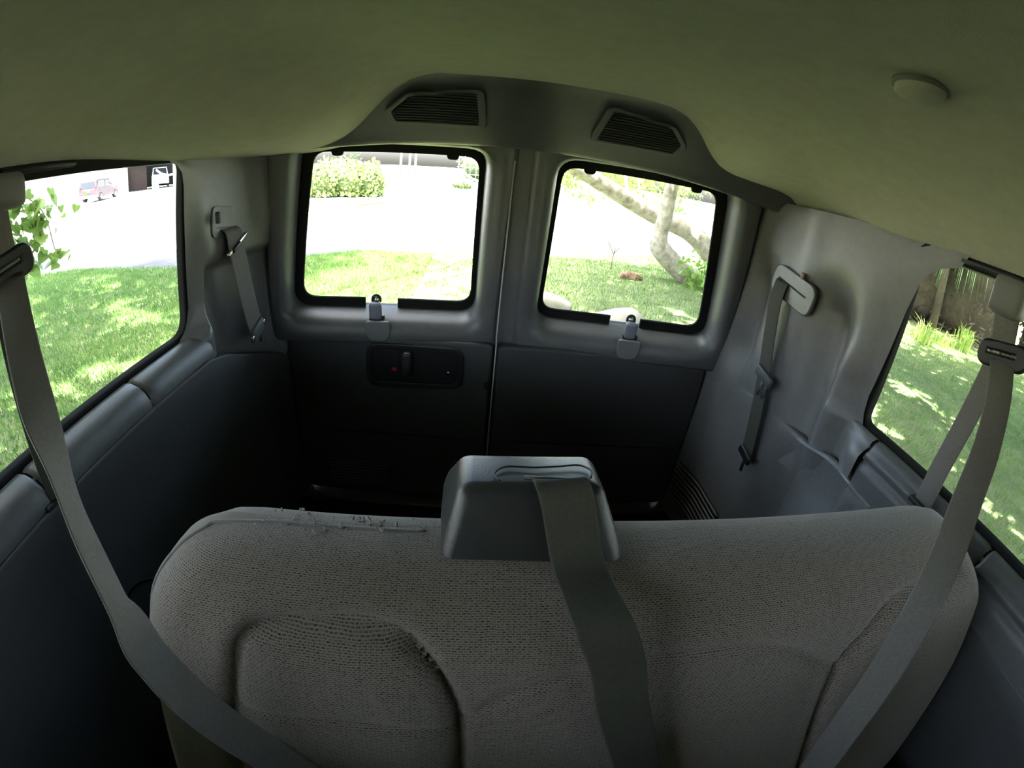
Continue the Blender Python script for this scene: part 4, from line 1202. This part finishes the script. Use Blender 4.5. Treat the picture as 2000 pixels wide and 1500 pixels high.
# window-side shoulder belt
b2 = empty('seat_belt', (0.80, -1.07, 1.25), 'grey shoulder belt running from the guide by the side window over the bench', 'seat belt')
rbox('anchor_cover', (0.80, -1.072, 1.228), (0.045, 0.075, 0.075), mat('beige_grey_plastic', (0.13, 0.128, 0.125), 0.5), b2, 0.015, 3)
rbox('anchor_rail', (0.798, -1.03, 1.262), (0.03, 0.17, 0.012), BLK, b2, 0.004)
ribbon('webbing', [(0.795, -1.078, 1.21), (0.796, -1.085, 1.17), (0.80, -1.09, 1.13)], [(0, 1, 0)]*3, 0.055, WEB, b2)
guide(b2, (0.80, -1.098, 1.127), 1)
ribbon('webbing', [(0.80, -1.088, 1.12), (0.80, -1.08, 1.0), (0.798, -1.075, 0.88), (0.796, -1.08, 0.79)], [(0, 1, 0.1)]*4, 0.047, WEB, b2)
P = [(0.80, -1.10, 1.12), (0.735, -1.155, 1.07), (0.645, -1.218, 1.010), (0.555, -1.272, 0.962), (0.488, -1.318, 0.923), (0.446, -1.350, 0.878), (0.420, -1.380, 0.790), (0.402, -1.412, 0.665), (0.404, -1.433, 0.57), (0.40, -1.45, 0.47)]
ribbon('webbing', P, [(0, 1, .1), (-.1, 1, -.1), (-.3, .9, -.15), (-.45, .85, -.2), (-.6, .72, -.2), (-.65, .7, -.15), (-.65, .72, -.15), (-.62, .75, -.15), (-.6, .75, -.15), (-.6, .75, -.15)], 0.047, WEB, b2, n=8)

# centre belt out of the tower
b3 = empty('seat_belt', (-0.005, -1.19, 0.92), 'dark olive centre belt hanging from the black tower over the bench front', 'seat belt')
P = [(-0.006, -1.150, 0.912), (-0.006, -1.166, 0.928), (0.002, -1.186, 0.915), (0.018, -1.222, 0.858)]+[tuple(seatpt(x, t, n)) for x, t, n in ((0.032, 0.03, 0.145), (0.052, 0.075, 0.158), (0.070, 0.14, 0.165), (0.096, 0.209, 0.165), (0.144, 0.336, 0.165), (0.19, 0.46, 0.165))]
ribbon('webbing', P, [(1, 0, 0.05)]*4+[(1, 0, 0.15)]*6, lambda t: 0.058, WEBD, b3, n=8)

# spare hanging belts on the two rear pillars
b4 = empty('seat_belt', (-0.77, -0.37, 1.06), 'short belt hanging from a slot beside the window with the leafy branch', 'seat belt')
M4 = frame((-0.792, -0.372, 1.085), (0, 1, -0.10), (0, 0.1, 1))
fill('slot_plate', [roundpoly([(-0.085, -0.045), (0.075, -0.045), (0.075, 0.035), (-0.085, 0.035)], 0.02), roundpoly([(-0.070, -0.024), (0.060, -0.024), (0.060, -0.018), (-0.070, -0.018)], 0.0)], 0.006, 0.002, M4 @ Matrix.Translation((0, 0, -0.002)), PL, b4)
rbox('plate_catch', (-0.775, -0.45, 1.10), (0.012, 0.014, 0.03), PLD, b4, 0.003)
ribbon('webbing', [(-0.786, -0.375, 1.063), (-0.772, -0.375, 1.05), (-0.768, -0.37, 1.01), (-0.768, -0.345, 0.92), (-0.768, -0.315, 0.82), (-0.768, -0.295, 0.76)], [(0, 1, 0.0)]*2+[(0, 1, 0.15)]*4, 0.085, WEB, b4)
rbox('tongue', (-0.765, -0.372, 1.018), (0.010, 0.125, 0.012), CHR, b4, 0.004, 2, rot=Matrix.Rotation(0.35, 3, 'X'))
rbox('tongue_grip', (-0.762, -0.385, 1.012), (0.012, 0.05, 0.013), BLK, b4, 0.004, 2, rot=Matrix.Rotation(0.35, 3, 'X'))
rbox('end_clip', (-0.765, -0.287, 0.742), (0.014, 0.080, 0.040), mat('beige_grey_plastic', (0.13, 0.128, 0.125), 0.5), b4, 0.006, 2, rot=Matrix.Rotation(0.3, 3, 'X'))
for dy in (-0.042, 0.042):
    rbox('clip_ear', (-0.764, -0.287+dy, 0.738+dy*0.3), (0.012, 0.014, 0.022), CHR, b4, 0.005)
rbox('hook', (-0.765, -0.275, 0.712), (0.006, 0.010, 0.03), CHR, b4, 0.002)

b5 = empty('seat_belt', (0.77, -0.42, 1.05), 'long spare belt with a buckle tongue hanging on the wide grey pillar', 'seat belt')
M5 = frame((0.775, -0.435, 1.047), (0, -1, -0.14), (0, -0.14, 1))
fill('slot_plate', [roundpoly([(-0.105, -0.045), (0.100, -0.045), (0.100, 0.038), (-0.105, 0.038)], 0.032), roundpoly([(-0.082, -0.004), (0.070, -0.004), (0.070, 0.005), (-0.082, 0.005)], 0.002)], 0.014, 0.004, M5 @ Matrix.Translation((0, 0, -0.010)), PL, b5, True)
rbox('plate_catch', (0.772, -0.47, 1.092), (0.012, 0.018, 0.018), mat('red_brown_clip', (0.12, 0.06, 0.05), 0.5), b5, 0.003)
ribbon('webbing', [(0.778, -0.385, 1.052), (0.765, -0.386, 1.045), (0.758, -0.388, 0.99), (0.757, -0.405, 0.90), (0.757, -0.430, 0.80), (0.757, -0.455, 0.70), (0.757, -0.475, 0.60), (0.755, -0.490, 0.53)], [(0, 1, 0.1)]*3+[(0, 1, -0.22)]*5, 0.062, WEBD, b5)
rbox('tongue', (0.750, -0.452, 0.775), (0.014, 0.095, 0.034), PLD, b5, 0.010, 3, rot=Matrix.Rotation(0.18, 3, 'X'))
for dy in (-0.012, 0.014):
    rbox('tongue_blade', (0.746, -0.468+dy, 0.738), (0.003, 0.008, 0.05), CHR, b5, 0.001, 2, rot=Matrix.Rotation(0.10, 3, 'X'))
rbox('end_clip', (0.750, -0.492, 0.525), (0.014, 0.075, 0.030), BLK, b5, 0.006, 2, rot=Matrix.Rotation(0.2, 3, 'X'))
rbox('hook', (0.750, -0.500, 0.492), (0.006, 0.012, 0.045), BLK, b5, 0.002)
